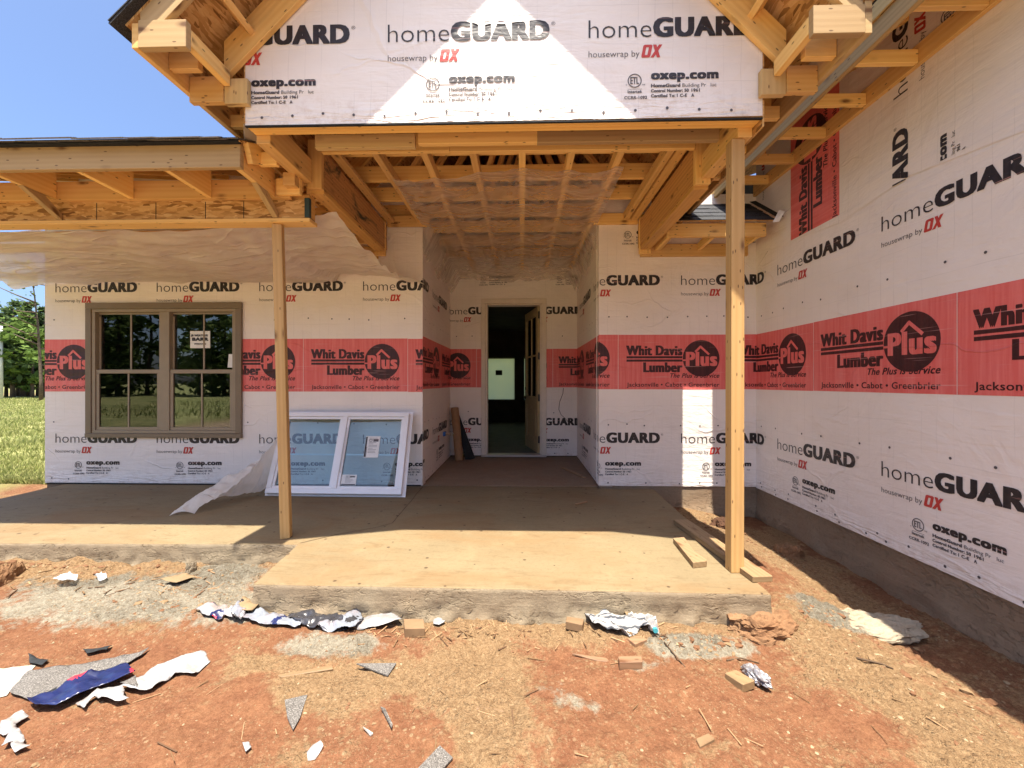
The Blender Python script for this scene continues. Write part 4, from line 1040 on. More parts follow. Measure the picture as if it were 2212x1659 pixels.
for k in range(-3, 4):
    x = .385 * k; end = YB - .01 if -3 < k < 3 else YR - .045
    if k == -3: x = -1.16
    lum('ceiling_joist', (x + .01 * math.sin(k * 7), 3.19, 3.045), (x, end, 3.045), .055, .088)
for y in (3.42, 3.87, 4.29, 4.72, 5.2, 5.7, 6.2):
    lbox('roof_truss', -1.60, 1.36, y, y + .038, 3.10, 3.24, 'x', PINE)
    for x in (-1.1, -.35, .45, 1.05):
        lum('truss_web', (x, y + .06, 3.15), (x + (.5 if x < 0 else -.5), y + .06, min(deck(x), deck(x + (.5 if x < 0 else -.5))) - .1), .038, .088, PINE, (0, 1, 0))
# gable roof: deck, shingles, rafters
def roof_plane(name, sgn, y0, y1):
    x0, x1 = XC, XC + sgn * (1.965 if sgn < 0 else 1.915)
    P = [(x0, y0, deck(x0)), (x1, y0, deck(x1)), (x1, y1, deck(x1)), (x0, y1, deck(x0))]
    r = prism(name, [Vector(p) + Vector((0, 0, .014)) for p in P], (sgn, 0, 1), .012, OSB, (0, 1, 0), bevel=0)
    ov = .045; xe = x1 + sgn * (.045 if sgn < 0 else .015)
    Q = [(x0, y0 - ov, deck(x0) + .03), (xe, y0 - ov, deck(xe) + .03), (xe, y1, deck(xe) + .03), (x0, y1, deck(x0) + .03)]
    prism('shingle_cover', Q, (sgn, 0, 1), .010, SHINGLE, (0, 1, 0), parent=r, bevel=0)
    for k in range(19):
        d = k * .145; xa = xe - sgn * d / 1.414; xb = xe - sgn * (d + .16) / 1.414
        if (xa - x0) * sgn < .1: break
        prism('shingle_course', [(xa, y0 - ov - .004, deck(xa) + .042), (xb, y0 - ov - .004, deck(xb) + .036), (xb, y1, deck(xb) + .036), (xa, y1, deck(xa) + .042)], (sgn, 0, 1), .005, SHINGLE, (0, 1, 0), parent=r, bevel=0)
roof_plane('porch_roof', -1, YF, 7.4); roof_plane('porch_roof', 1, YF, 7.4)
for sgn in (-1, 1):
    xe = XC + sgn * (1.93 if sgn < 0 else 1.897)
    xs = lambda d: xe - sgn * d      # inward from the eave
    a, b = sorted((xe, xs(.036)))
    # eave fascia, plumb cut to the slope
    lbox('eave_fascia', a, b, YF, 5.6, 2.955, deck(xe) - .012, 'y', PINE if sgn < 0 else PINE_PALE)
    # rake board along the front
    def rake(y, th, off, depth, xa, xb, name, m_=None):
        h = depth * 1.414
        prism(name, [(xa, y, deck(xa) - off), (xb, y, deck(xb) - off), (xb, y, deck(xb) - off - h), (xa, y, deck(xa) - off - h)], (0, -1, 0), th, m_ or PINE, (1, 0, -sgn))
    rake(YF, .036, .002, .124, xs(.045), XC, 'rake_board', PINE_PALE)
    a, b = sorted((xs(.038), xs(.295)))
    lbox('eave_return', a, b, YF - .004, YF + .033, 2.955, 3.10, 'x', PINE_PALE)
    # board raking up the face of the gable wall, with its plumb end
    ax, bx = XC + sgn * 1.68, XC + sgn * 1.535
    prism('frieze_board', [(ax, YG - .042, 3.263), (XC, YG - .042, 4.943), (XC, YG - .042, 4.72), (bx, YG - .042, 3.185), (ax, YG - .042, 3.04)], (0, -1, 0), .036, PINE, (1, 0, -sgn))
    a, b = sorted((ax, bx))
    lbox('frieze_drop', a + .001, b - .001, YG - .04, YG - .004, 2.885, 3.038, 'z', PINE_PALE)
    a, b = sorted((xs(.038), ax - sgn * -.001))
    lbox('soffit_block', a, b, YG - .045, YG - .007, 2.895, 3.05, 'x')
    lbox('soffit_block', a, xs(.21) if sgn < 0 else b, 2.31, 2.348, 2.985, 3.10, 'x') if sgn < 0 else lbox('soffit_block', xs(.21), b, 2.31, 2.348, 2.985, 3.10, 'x')
    # soffit lookout back to the gable wall
    a, b = sorted((xs(.255), xs(.295)))
    lbox('lookout', a, b, YF + .035, YG - .047, 2.985, 3.075, 'y')
    # outriggers under the deck
    for d in (.40, .80, 1.22, 1.64):
        xo = xs(d); z = deck(xo) - .165
        lum('outrigger', (xo, YF + .04, z), (xo, 2.95, z), .038, .088, PINE, (sgn, 0, 1))
    # rafter behind, at the eave
    for y in (2.9, 3.31, 3.72, 4.13, 4.54):
        prism('rafter', [(xs(.04), y, deck(xs(.04)) - .004), (XC + sgn * .02, y, deck(XC) - .024), (XC + sgn * .02, y, deck(XC) - .17), (xs(.04), y, deck(xs(.04)) - .15)], (0, -1, 0), .038, PINE, (1, 0, -sgn))
        a, b = sorted((xs(.038), XC + sgn * 1.60))
        lbox('soffit_lookout', a, b, y - .09, y - .052, 2.965, 3.05, 'x')

# ---- left porch
LX0 = -6.05
lbox('porch_beam', LX0 + .1, -1.66, 3.12, 3.132, 2.45, 2.60, 'x', OSB)
for xj in (-3.30, -2.83, -2.44, -2.14):
    lbox('beam_seam', xj - .003, xj + .003, 3.1185, 3.1195, 2.455, 2.585, 'z', FELT)
lbox('porch_beam', LX0 + .1, -1.635, 3.134, 3.22, 2.453, 2.64, 'x', LVL)
lbox('beam_plate', LX0 + .1, -1.62, 3.105, 3.225, 2.42, 2.449, 'x', PINE)
lbox('beam_cap', -1.658, -1.62, 3.10, 3.132, 2.452, 2.60, 'z', simple('dark_green_edge', (.02, .045, .04), .6))
lbox('porch_ledger', LX0 + .1, -1.76, 3.08, 3.118, 2.592, 2.735, 'x', PINE)
lbox('porch_fascia', LX0, -1.85, 2.66, 2.698, 2.605, 2.762, 'x', PINE_PALE)
lbox('felt_edge', LX0, -1.84, 2.622, 2.659, 2.752, 2.775, 'x', FELT)
for x in (-5.97, -5.37, -4.77, -4.17, -3.57, -2.965, -2.36, -1.871):
    prism('porch_lookout', [(x, 2.70, 2.609), (x, 3.078, 2.597), (x, 3.078, 2.80), (x, 2.70, 2.735)], (1, 0, 0), .038, PINE, (0, 1, 0))
for x in (-5.37, -3.57, -1.871):
    prism('porch_brace', [(x + .002, 2.86, 2.602), (x + .002, 2.99, 2.599), (x + .002, 3.115, 2.50), (x + .002, 3.115, 2.452)], (1, 0, 0), .042, PINE_PALE, (0, 1, -1))
for k, x in enumerate((-5.9, -5.3, -4.7, -4.1, -3.5, -2.9, -2.3, -1.9)):
    lum('porch_rafter', (x + .06, 2.72, 2.73), (x + .06, 4.72, 3.63), .038, .13)
    lbox('porch_stud', x + .22, x + .258, 3.17, 3.208, 2.642, 2.90, 'z')
for y in (3.36, 3.72, 4.08, 4.42):
    lbox('porch_ceiling_block', -2.55, -1.67, y, y + .038, 2.70, 2.79, 'x')
    lbox('porch_ceiling_joist', LX0 + .2, -2.57, y, y + .038, 2.64, 2.73, 'x')
lbox('porch_block', -1.84, -1.71, 2.83, 2.868, 2.71, 2.80, 'x'); lbox('porch_block', -1.755, -1.665, 2.98, 3.10, 2.64, 2.735, 'y')
lbox('porch_block', -1.84, -1.66, 3.04, 3.076, 2.60, 2.72, 'x')
def left_roof():
    y0, z0, sl_, y1 = 2.63, 2.752, .45, 8.9
    Z = lambda y: z0 + (y - y0) * sl_
    P = [(LX0, y0, Z(y0)), (-1.83, y0, Z(y0)), (-1.83, y1, Z(y1)), (LX0, y1, Z(y1))]
    r = prism('porch_roof', [Vector(p) + Vector((0, 0, .014)) for p in P], (0, -sl_, 1), .012, OSB, (1, 0, 0), bevel=0)
    r['label'] = 'low shingled roof over the side porch'
    rr = random.Random(12)
    for row in range(7):
        ya = y0 - .035 + row * .13; x = LX0 - .03 + rr.uniform(0, .1)
        while x < -1.84:
            wd_ = rr.choice((.16, .22, .30)); xb = min(x + wd_ - .004, -1.82); lift = .017 + rr.uniform(0, .008); dy = rr.uniform(-.006, .006)
            prism('shingle_tab', [(x, ya + dy, Z(ya) + lift + rr.uniform(0, .004)), (xb, ya + dy, Z(ya) + lift), (xb, ya + .17, Z(ya + .17) + lift - .003), (x, ya + .17, Z(ya + .17) + lift - .003)], (0, -sl_, 1), .006, SHINGLE_GREY, (1, 0, 0), parent=r, bevel=0) if row < 2 and x > -4.6 else None
            x += wd_
        if row >= 2 or True:
            prism('shingle_course', [(LX0, ya + .03, Z(ya) + .021), (-1.83, ya + .03, Z(ya) + .021), (-1.83, ya + .19, Z(ya + .17) + .016), (LX0, ya + .19, Z(ya + .17) + .016)], (0, -sl_, 1), .004, SHINGLE_GREY, (1, 0, 0), parent=r, bevel=0) if row >= 2 else None
    prism('shingle_cover', [Vector((p[0], p[1] + (.75 if i < 2 else 0), Z(p[1] + (.75 if i < 2 else 0)))) + Vector((0, 0, .021)) for i, p in enumerate(P)], (0, -sl_, 1), .006, SHINGLE_GREY, (1, 0, 0), parent=r, bevel=0)
    x = LX0
    while x < -1.95:
        wd_ = rr.choice((.2, .3, .34)); xb = min(x + wd_ - .006, -1.93); dz = rr.uniform(-.004, .003) - .011 * float(sstep(-3.6, -1.9, x))
        prism('shingle_tab', [(x, y0 - .062, Z(y0) + .012 + dz), (xb, y0 - .060, Z(y0) + .015 + dz), (xb, y0 - .02, Z(y0) + .036 + dz), (x, y0 - .02, Z(y0) + .036 + dz)], (0, -.75, 1), .007, SHINGLE_LIT, (1, 0, 0), parent=r, bevel=0)
        x += wd_
    # ragged felt hanging over the edge
    mb = MB(); n = 60
    for i in range(n):
        xa, xb = -3.3 + i * 1.47 / n, -3.3 + (i + 1) * 1.47 / n
        za, zb = (Z(y0) + .010 - .028 * max(0, mnoise.noise(Vector((x_ * 3.1, 2, 0))) + .25) for x_ in (xa, xb))
        mb.quad([(xa, y0 - .03, za), (xb, y0 - .03, zb), (xb, y0 - .026, Z(y0) + .016), (xa, y0 - .026, Z(y0) + .016)], [(0, 0)] * 4)
        mb.quad([(xa, y0 - .026, Z(y0) + .016), (xb, y0 - .026, Z(y0) + .016), (xb, y0 + .1, Z(y0 + .1) + .016), (xa, y0 + .1, Z(y0 + .1) + .016)], [(0, 0)] * 4)
    mb.build('felt_edge', FELT, r)
    # back slope and house roof beyond the ridge
    prism('main_roof', [(LX0, 8.9, Z(8.9)), (9.3, 8.9, Z(8.9)), (9.3, 13.1, 3.2), (LX0, 13.1, 3.2)], (0, .5, 1), .06, SHINGLE, (1, 0, 0), bevel=0)
    prism('main_roof', [(-1.82, 5.2, Z(5.2) - .08), (2.58, 5.2, Z(5.2) - .08), (2.58, 8.89, Z(8.89) - .02), (-1.82, 8.89, Z(8.89) - .02)], (0, -.45, 1), .05, SHINGLE, (1, 0, 0), bevel=0)
    # rake return at the house corner
    lbox('rake_return', -6.02, -5.70, YL - .05, YL - .012, 2.33, 2.47, 'x', PINE_OLD)
left_roof()
prism('step_flashing', [(-1.85, 2.70, 2.80), (-1.80, 2.62, 2.86), (-1.74, 2.64, 2.93), (-1.72, 2.9, 2.95), (-1.72, 3.1, 2.98), (-1.80, 3.1, 2.90)], (-.6, -1, .2), .004, GALV, bevel=0)

# ---- small roof between porch and wing
def small_roof():
    y0, z0, sl_ = 4.20, 2.83, .75
    Z = lambda y: z0 + (y - y0) * sl_
    x0, x1 = 1.45, 2.52
    r = prism('valley_roof', [(x0, y0, Z(y0)), (x1, y0, Z(y0)), (x1, 6.2, Z(6.2)), (x0, 6.2, Z(6.2))], (0, -sl_, 1), .014, OSB, (1, 0, 0), bevel=0)
    r['label'] = 'small shingled roof beside the wing wall'
    rr = random.Random(5)
    for row in range(15):
        ya = y0 - .03 + row * .112; x = x0 - .02 + rr.uniform(0, .12)
        while x < x1:
            wd_ = rr.choice((.14, .2, .28)); xb = min(x + wd_ - .005, x1 + .01); lf = .010 + rr.uniform(0, .006)
            prism('shingle_tab', [(x, ya, Z(ya) + lf), (xb, ya, Z(ya) + lf), (xb, ya + .15, Z(ya + .15) + .003), (x, ya + .15, Z(ya + .15) + .003)], (0, -sl_, 1), .005, SHINGLE, (1, 0, 0), parent=r, bevel=0)
            x += wd_
    lbox('roof_fascia', 1.50, 2.47, 4.235, 4.273, 2.675, 2.81, 'x', PINE)
    for x in (1.54, 1.98, 2.43):
        prism('roof_lookout', [(x, 4.275, 2.68), (x, 4.625, 2.66), (x, 4.625, 2.735), (x, 4.275, 2.79)], (1, 0, 0), .038, PINE, (0, 1, 0))
    lbox('roof_block', 1.47, 1.50, 4.235, 4.62, 2.66, 2.80, 'y', PINE)
    # black step flashing and kick-out by the wing wall
    mb = MB()
    mb.quad([(2.535, 4.17, Z(4.17) + .03), (2.605, 4.17, Z(4.17) + .04), (2.605, 5.6, Z(5.6) + .04), (2.535, 5.6, Z(5.6) + .03)], [(0, 0)] * 4)
    mb.build('step_flashing', FELT, r)
    mb = MB(); mb.quad([(2.49, 4.165, Z(4.17) - .02), (2.53, 4.13, Z(4.17) - .03), (2.57, 4.10, Z(4.17) + .06), (2.55, 4.16, Z(4.17) + .10)], [(0, 0)] * 4)
    mb.build('kickout_flashing', WHITE_VINYL, r)
small_roof()

# ---- wing eave
lbox('wing_fascia', 2.145, 2.183, -3.2, 4.9, 3.262, 3.39, 'y', PINE_GREEN)
lbox('wing_ledger', 2.57, 2.603, -3.2, 4.66, 3.262, 3.395, 'y', PINE)
y = 4.36
while y > -3:
    lbox('wing_lookout', 2.184, 2.568, y, y + .038, 3.268, 3.355, 'x')
    prism('wing_rafter', [(2.185, y + .10, 3.42), (2.60, y + .10, 3.63), (2.60, y + .10, 3.76), (2.185, y + .10, 3.55)], (0, -1, 0), .038, PINE, (1, 0, .5))
    y -= .406
wr = prism('wing_roof', [(2.14, -3.3, 3.555), (9.1, -3.3, 7.03), (9.1, 8.9, 7.03), (2.14, 5.2, 3.555)], (-.5, 0, 1), .012, OSB, (0, 1, 0), bevel=0)
prism('shingle_cover', [(2.125, -3.35, 3.566), (9.1, -3.35, 7.05), (9.1, 8.9, 7.05), (2.125, 5.25, 3.566)], (-.5, 0, 1), .008, SHINGLE, (0, 1, 0), parent=wr, bevel=0)
prism('wing_roof', [(9.1, -3.3, 7.06), (9.1, 8.9, 7.06), (16, 8.9, 3.4), (16, -3.3, 3.4)], (.5, 0, 1), .03, SHINGLE, (0, 1, 0), bevel=0)
lbox('drip_edge', 2.130, 2.143, -3.25, 4.9, 3.39, 3.535, 'y', PINE_GREEN)

# ---------------------------------------------------------------- temporary posts
def post(p0, p1, wx, wy, yaw, label):
    o = empty('timber_post', (p0[0], p0[1], 0)); o.location = (0, 0, 0)
    X = Vector((math.cos(yaw), math.sin(yaw), 0)); mb = MB()
    p0, p1 = Vector(p0), Vector(p1); Zd = (p1 - p0).normalized(); Y = Zd.cross(X).normalized(); X = Y.cross(Zd)
    mb.obox((p0 + p1) / 2, Zd, X, Y, (p1 - p0).length / 2, wx / 2, wy / 2)
    b = mb.build('post_body', POST, o, .004)
    return tag(o, label, 'post', 'timber posts holding up the porch roofs')
post((1.345, 2.648, .0), (1.352, 2.652, 2.72), .083, .075, R(2), 'straight square timber post on the slab corner, in front of the wing wall')
post((-1.815, 3.13, .0), (-1.90, 3.165, 2.418), .070, .066, R(12), 'slightly leaning square timber post under the side porch beam, by the loose white window')

# ---------------------------------------------------------------- plastic sheeting
def cloth(name, nu, nv, fn, m, label, cat):
    v = [fn(i / nu, j / nv) for j in range(nv + 1) for i in range(nu + 1)]
    f = [(j * (nu + 1) + i, j * (nu + 1) + i + 1, (j + 1) * (nu + 1) + i + 1, (j + 1) * (nu + 1) + i) for j in range(nv) for i in range(nu)]
    me = bpy.data.meshes.new(name); me.from_pydata([tuple(p) for p in v], [], f); me.materials.append(m)
    me.polygons.foreach_set('use_smooth', [True] * len(f))
    o = bpy.data.objects.new(name, me); COL.objects.link(o)
    return tag(o, label, cat)
def porch_plastic(u, v):
    x = -1.135 + u * 1.975; y = 3.40 + v * 3.15 + (.16 * (1 - u) * (1 - v)) + .05 * math.sin(u * 9) * (1 - v)
    z = 2.985
    bel = abs(math.sin(math.pi * (x / .385))) * .03
    inn = float(sstep(.35, .75, v))
    z -= bel + inn * (.05 + .06 * math.sin(math.pi * u)) + .02 * abs(fbm(x * 3, y * 2.2, 1, 4))
    z -= .05 * max(0, 1 - abs(v - .62) * 9) * abs(mnoise.noise(Vector((x * 11, 3, 0)))) + .012 * mnoise.noise(Vector((x * 14 + y * 6, y * 3, 4)))
    if y > YR + .02:
        e = max(0, 1 - u / .07); z -= e * (.30 + .12 * mnoise.noise(Vector((y * 3, 0, 0)))); x -= 0
        e2 = max(0, 1 - (1 - u) / .06); z -= e2 * (.26 + .1 * mnoise.noise(Vector((y * 3, 5, 0))))
    if v > .96: z -= (v - .96) / .04 * (.05 + .03 * mnoise.noise(Vector((x * 8, 0, 0))))
    return (x, y, z)
cloth('plastic_sheet', 90, 130, porch_plastic, PLASTIC, 'clear crinkled plastic sheet stapled under the ceiling joists above the entry door', 'plastic sheet')
def side_plastic(u, v):
    x = -5.85 + u * 4.25; y = 3.23 + v * 1.48
    z0 = 2.415; z1 = 2.37 if u < .85 else 2.45
    z = z0 + (z1 - z0) * v - math.sin(math.pi * v) * (.07 + .03 * math.sin(u * 11))
    z -= .035 * abs(fbm(x * 1.5 + y * .7, y * 3 - x * .4, 2, 4)) + .02 * mnoise.noise(Vector((x * 4 - y * 3, y * 9, 1)))
    if u > .80:       # torn right end: shears back and droops
        k = (u - .80) / .20; x -= .0; x = -5.85 + .80 * 4.25 + k * (.98 - .0) - (1 - v) * .0; x += .35 * k * v; y = y; z += .14 * k * (1 - v) - .10 * k * k * math.sin(math.pi * min(1, v * 1.1)) - .12 * k ** 3 * v
        z += .03 * mnoise.noise(Vector((x * 9, y * 9, 6)))
    if u < .06: z += (.06 - u) / .06 * .12 * mnoise.noise(Vector((y * 4, 0, 0)))
    return (x, y, z)
cloth('plastic_sheet', 150, 50, side_plastic, PLASTIC_MILK, 'milky sagging plastic sheet hung under the side porch ceiling above the tan window', 'plastic sheet')
def floor_plastic(u, v):
    # crumpled tail trailing from beside the loose window down onto the slab
    a = Vector((-3.13, 3.60, .006)).lerp(Vector((-2.72, 4.45, .02)), v); b = Vector((-2.98, 3.66, .006)).lerp(Vector((-2.66, 4.52, .62)), v ** 1.2)
    wv = .20 * math.sin(math.pi * min(1, v * 1.15)) + .03
    p = a.lerp(b, u); p.x += -.10 * math.sin(math.pi * v) * (1 - u) + wv * (u - .5)
    p.z += .09 * math.sin(math.pi * u) * math.sin(math.pi * min(1, v + .1)) + .05 * abs(fbm(p.x * 7, p.y * 6, v * 3, 4)) * (1 if v > .05 else v * 20)
    p.y = min(p.y, 4.69); p.z = max(p.z, .004)
    return p
cloth('plastic_sheet', 30, 60, floor_plastic, PLASTIC_MILK, 'crumpled plastic sheet trailing on the slab from the loose white window', 'plastic sheet')

# ---------------------------------------------------------------- loose window leaning on the wall
def loose_window():
    root = empty('loose_window', (-1.965, 4.24, 0))
    tag(root, 'loose white slider window with blue glass, leaning against the wrapped wall', 'window')
    W, H = 1.50, .96; th = math.atan2(.40, .87)
    ang = math.asin(.40 / H)
    Xd = Vector((1, -.015, 0)); Zd = Vector((-.02, math.sin(ang), math.cos(ang))).normalized(); Yd = Zd.cross(Xd).normalized()
    def bx(mb, a, b, c, d, t0, t1, ax='x'):
        ctr = Xd * ((a + b) / 2) + Zd * ((c + d) / 2) + Yd * ((t0 + t1) / 2)
        if ax == 'x': mb.obox(ctr, Xd, Yd, Zd, (b - a) / 2, (t1 - t0) / 2, (d - c) / 2)
        else: mb.obox(ctr, Zd, Xd, Yd, (d - c) / 2, (b - a) / 2, (t1 - t0) / 2)
    h = W / 2
    mb = MB()
    for q in ((-h, h, 0, .035), (-h, h, H - .035, H)): bx(mb, *q, .028, .032)
    for q in ((-h, -h + .035, .0351, H - .0351), (h - .035, h, .0351, H - .0351)): bx(mb, *q, .0285, .0315, 'z')
    mb.build('nail_fin', WHITE_VINYL, root)
    mb = MB()
    bx(mb, -h + .03, h - .03, .03, .085, -.035, .035); bx(mb, -h + .03, h - .03, H - .08, H - .03, -.035, .035)
    bx(mb, -h + .03, -h + .085, .086, H - .081, -.034, .034, 'z'); bx(mb, h - .085, h - .03, .086, H - .081, -.034, .034, 'z'); bx(mb, -.03, .03, .086, H - .081, -.034, .034, 'z')
    mb.build('frame', WHITE_VINYL, root, .004)
    mb = MB(); bx(mb, .034, .042, .25, .75, -.040, -.035, 'z'); mb.build('pull_rail', GALV, root)
    for a, b in ((-h + .086, -.031), (.031, h - .086)):
        s_ = MB()
        bx(s_, a, b, .087, .112, -.02, .02); bx(s_, a, b, H - .107, H - .082, -.02, .02); bx(s_, a, a + .025, .113, H - .108, -.02, .02, 'z'); bx(s_, b - .025, b, .113, H - .108, -.02, .02, 'z')
        s_.build('sash', WHITE_VINYL, root, .002)
        g_ = MB(); bx(g_, a + .025, b - .025, .112, H - .107, -.003, .003); g_.build('pane', GLASS_BLUE, root)
        m_ = MB(); bx(m_, a + .026, b - .026, .445, .463, .004, .010); m_.build('muntin', WHITE_VINYL, root)
    def label(a, b, c, d, rot, name='sticker'):
        mb = MB(); bx(mb, a, b, c, d, -.0062, -.0045); st = mb.build(name, PAPER, root)
        p = Print(); w_, hh = b - a, d - c
        if rot: p.rect(.02 * w_, .12 * w_, .03 * hh, .97 * hh, 0, .001); p.rect(.14 * w_, .17 * w_, .03 * hh, .5 * hh, 0, .001)
        else: p.rect(.03 * w_, .97 * w_, .03 * hh, .12 * hh, 0, .001)
        r_ = random.Random(int(a * 100))
        for k in range(11):
            y_ = hh * (.9 - k * .068); p.rect(w_ * .25, w_ * r_.uniform(.55, .92), y_, y_ + hh * .016, 1, .001)
        p.ring(w_ * .36, hh * .8, hh * .07, hh * .012, 0, .0012); p.rect(w_ * .55, w_ * .9, hh * .74, hh * .86, 1, .001)
        place(p, st, Xd * a + Zd * c + Yd * -.0062, Xd, -Yd, 0, w_, vd=Zd, name='lettering')
    label(.26, .42, .42, .66, True); label(.06, .22, .125, .235, False)
loose_window()

# ---------------------------------------------------------------- things on the slab
def thing_mesh(o, label, cat, group=None): return tag(o, label, cat, group)
def plank(name, px0, px1, z, w_, h, m, label, cat='plank', tip=0, lift1=0, group=None):
    a, b = atZ(*px0, z), atZ(*px1, z); a.z = z + h / 2; b.z = z + h / 2 + lift1
    mb = MB(); mb.bar(a, b, w_, h); o = mb.build(name, m, None, .003)
    return tag(o, label, cat, group)
def board_poly(name, pix, z, th, m, label, cat, axis, group=None):
    pts = [atZ(x, y, z + th) for x, y in pix]
    o = prism(name, pts, (0, 0, 1), th, m, axis, parent=None); return tag(o, label, cat, group)
board_poly('timber_offcut', [(1454, 1162), (1478, 1160), (1500, 1190), (1527, 1209), (1526, 1212), (1497, 1215)], .001, .038, PINE_SUN, 'pale timber offcut with one angled end lying on the slab beside the post', 'offcut', (.3, -1, 0))
plank('long_plank', (1470, 1131), (1648, 1258), .002, .125, .036, DUSTY2, 'long weathered plank lying along the slab edge behind the post', 'plank')
board_poly('timber_scrap', [(1060, 984), (1060, 984)], 0, .01, PINE, 'x', 'x', (1, 0, 0)) if False else None
plank('timber_strip', (1216, 1012), (1262, 1033), .001, .05, .02, PINE_OLD, 'thin dark timber strip on the porch floor by the entry side wall', 'timber strip')
plank('wood_chip', (1243, 1091), (1268, 1085), .001, .022, .012, PINE_OLD, 'small wood chip lying alone on the shaded porch floor', 'wood chip')
mb = MB(); a = atZ(992, 996, 0); a.z = .002; b = Vector((-1.065, 6.49, .79)); mb.tube([a, b], .062, 24)
n_ = (b - a).normalized(); mb.tube([b - n_ * .02, b + n_ * .001], [.05, .05], 20, 1)
tag(mb.build('cardboard_tube', [CARDBOARD, PRINT_DARK], None), 'brown cardboard tube leaning in the entry corner', 'cardboard tube')
a = Vector((-.80, 6.36, .004)); b = Vector((-1.05, 6.53, .77)); mb = MB(); d = (b - a).normalized(); sd = Vector((1, .1, .2)); sd = (sd - d * sd.dot(d)).normalized(); nn = d.cross(sd)
mb.quad([a - sd * .075, a + sd * .075, b + sd * .018, b - sd * .05], [(0, 0)] * 4); mb.quad([p + nn * .03 for p in (b - sd * .05, b + sd * .018, a + sd * .075, a - sd * .075)], [(0, 0)] * 4)
v4 = [a - sd * .075, a + sd * .075, b + sd * .018, b - sd * .05]
for i in range(4): mb.quad([v4[i], v4[i] + nn * .03, v4[(i + 1) % 4] + nn * .03, v4[(i + 1) % 4]], [(0, 0)] * 4)
tag(mb.build('felt_strip', FELT, None, .004), 'black felt strip leaning beside the cardboard tube', 'felt strip')
ob = empty('outlet_box', (-1.148, 5.99, .447)); tag(ob, 'blue electrical outlet box with loose wires on the entry side wall', 'outlet box')
mb = MB(); mb.box(.001, .035, -.05, .05, -.03, .03); mb.build('box_shell', BLUE_PLASTIC, ob, .004)
for dz, dy, m_ in ((.0, .0, WIRE_YEL), (-.012, .02, WIRE_YEL), (.01, -.01, PAPER)):
    mb = MB(); mb.tube([(.03, dy, dz), (.07, dy + .02, dz - .005), (.12, dy + .01, dz + .012 - dy), (.155, dy - .01, dz - .01)], .0025, 6); mb.build('wire', m_, ob, smooth=True)
pts = [atY(x, y, YB - .012) for x, y in ((1217, 838), (1216, 850), (1209, 868), (1207, 884), (1212, 896), (1220, 903), (1229, 913))]
mb = MB(); mb.tube(pts, .004, 6); tag(mb.build('hanging_wire', WIRE, None, smooth=True), 'thin dark wire hanging from the wrap on the wall beside the door', 'wire')

# ---------------------------------------------------------------- litter on the ground
def inside(poly, x, y):
    c = False; j = len(poly) - 1
    for i in range(len(poly)):
        xi, yi = poly[i]; xj, yj = poly[j]
        if (yi > y) != (yj > y) and x < (xj - xi) * (y - yi) / (yj - yi) + xi: c = not c
        j = i
    return c
def sheet(name, pix, mats, amp, label, cat, seed, cell=.012, z=-.19, freq=9, lift=.006, split=None, sharp=False, group=None, jag=.5):
    poly = [tuple(atZ(x, y, z).xy) for x, y in pix]
    pj = []
    rr = random.Random(seed)
    for i, a in enumerate(poly):
        b = poly[(i + 1) % len(poly)]; L_ = math.dist(a, b); k = max(1, int(L_ / .03))
        for q in range(k):
            t_ = q / k; n_ = jag * .02 * mnoise.noise(Vector((a[0] * 3 + t_ * L_ * 22, a[1] * 5, seed)))
            dx, dy = (b[0] - a[0]) / L_, (b[1] - a[1]) / L_
            pj.append((a[0] + dx * L_ * t_ - dy * n_, a[1] + dy * L_ * t_ + dx * n_))
    bm = bmesh.new()
    f = bm.faces.new([bm.verts.new((x, y, 0)) for x, y in pj])
    x0, x1 = min(p[0] for p in pj), max(p[0] for p in pj); y0, y1 = min(p[1] for p in pj), max(p[1] for p in pj)
    for ax, lo, hi in ((0, x0, x1), (1, y0, y1)):
        q = lo + cell
        while q < hi:
            co = [0, 0, 0]; no = [0, 0, 0]; co[ax] = q; no[ax] = 1
            bmesh.ops.bisect_plane(bm, geom=bm.verts[:] + bm.edges[:] + bm.faces[:], plane_co=co, plane_no=no); q += cell
    bmesh.ops.triangulate(bm, faces=bm.faces[:])
    for v in bm.verts:
        x, y = v.co.x, v.co.y
        r_ = 0; am = 1; fq = freq * .8
        wx, wy = .03 * mnoise.noise(Vector((x * 9, y * 9, seed))), .03 * mnoise.noise(Vector((x * 9, y * 9, seed + 4)))
        for o_ in range(3):
            q_ = abs(mnoise.noise(Vector(((x + wx) * fq, (y + wy) * fq * 1.5, seed + o_ * 9)))); r_ += am * (.85 - math.sqrt(q_ * q_ + .012) * 1.9); am *= .36; fq *= 2.3
        v.co.z = max(gz(x, y), z - .03) + lift + amp * max(0, r_)
        v.co.x += amp * .5 * mnoise.noise(Vector((x * freq, y * freq, seed + 3))); v.co.y += amp * .5 * mnoise.noise(Vector((x * freq, y * freq, seed + 8)))
    for fc in bm.faces:
        c = fc.calc_center_median(); fc.smooth = not sharp
        if split: fc.material_index = split(c.x, c.y, c.z) % len(mats)
    bm.normal_update()
    for fc in bm.faces:
        if fc.normal.z < 0: fc.normal_flip()
    me = bpy.data.meshes.new(name); bm.to_mesh(me); bm.free()
    for m_ in mats: me.materials.append(m_)
    o = bpy.data.objects.new(name, me); COL.objects.link(o)
    so_ = o.modifiers.new('thickness', 'SOLIDIFY'); so_.thickness = .0018; so_.offset = -1
    return tag(o, label, cat, group)
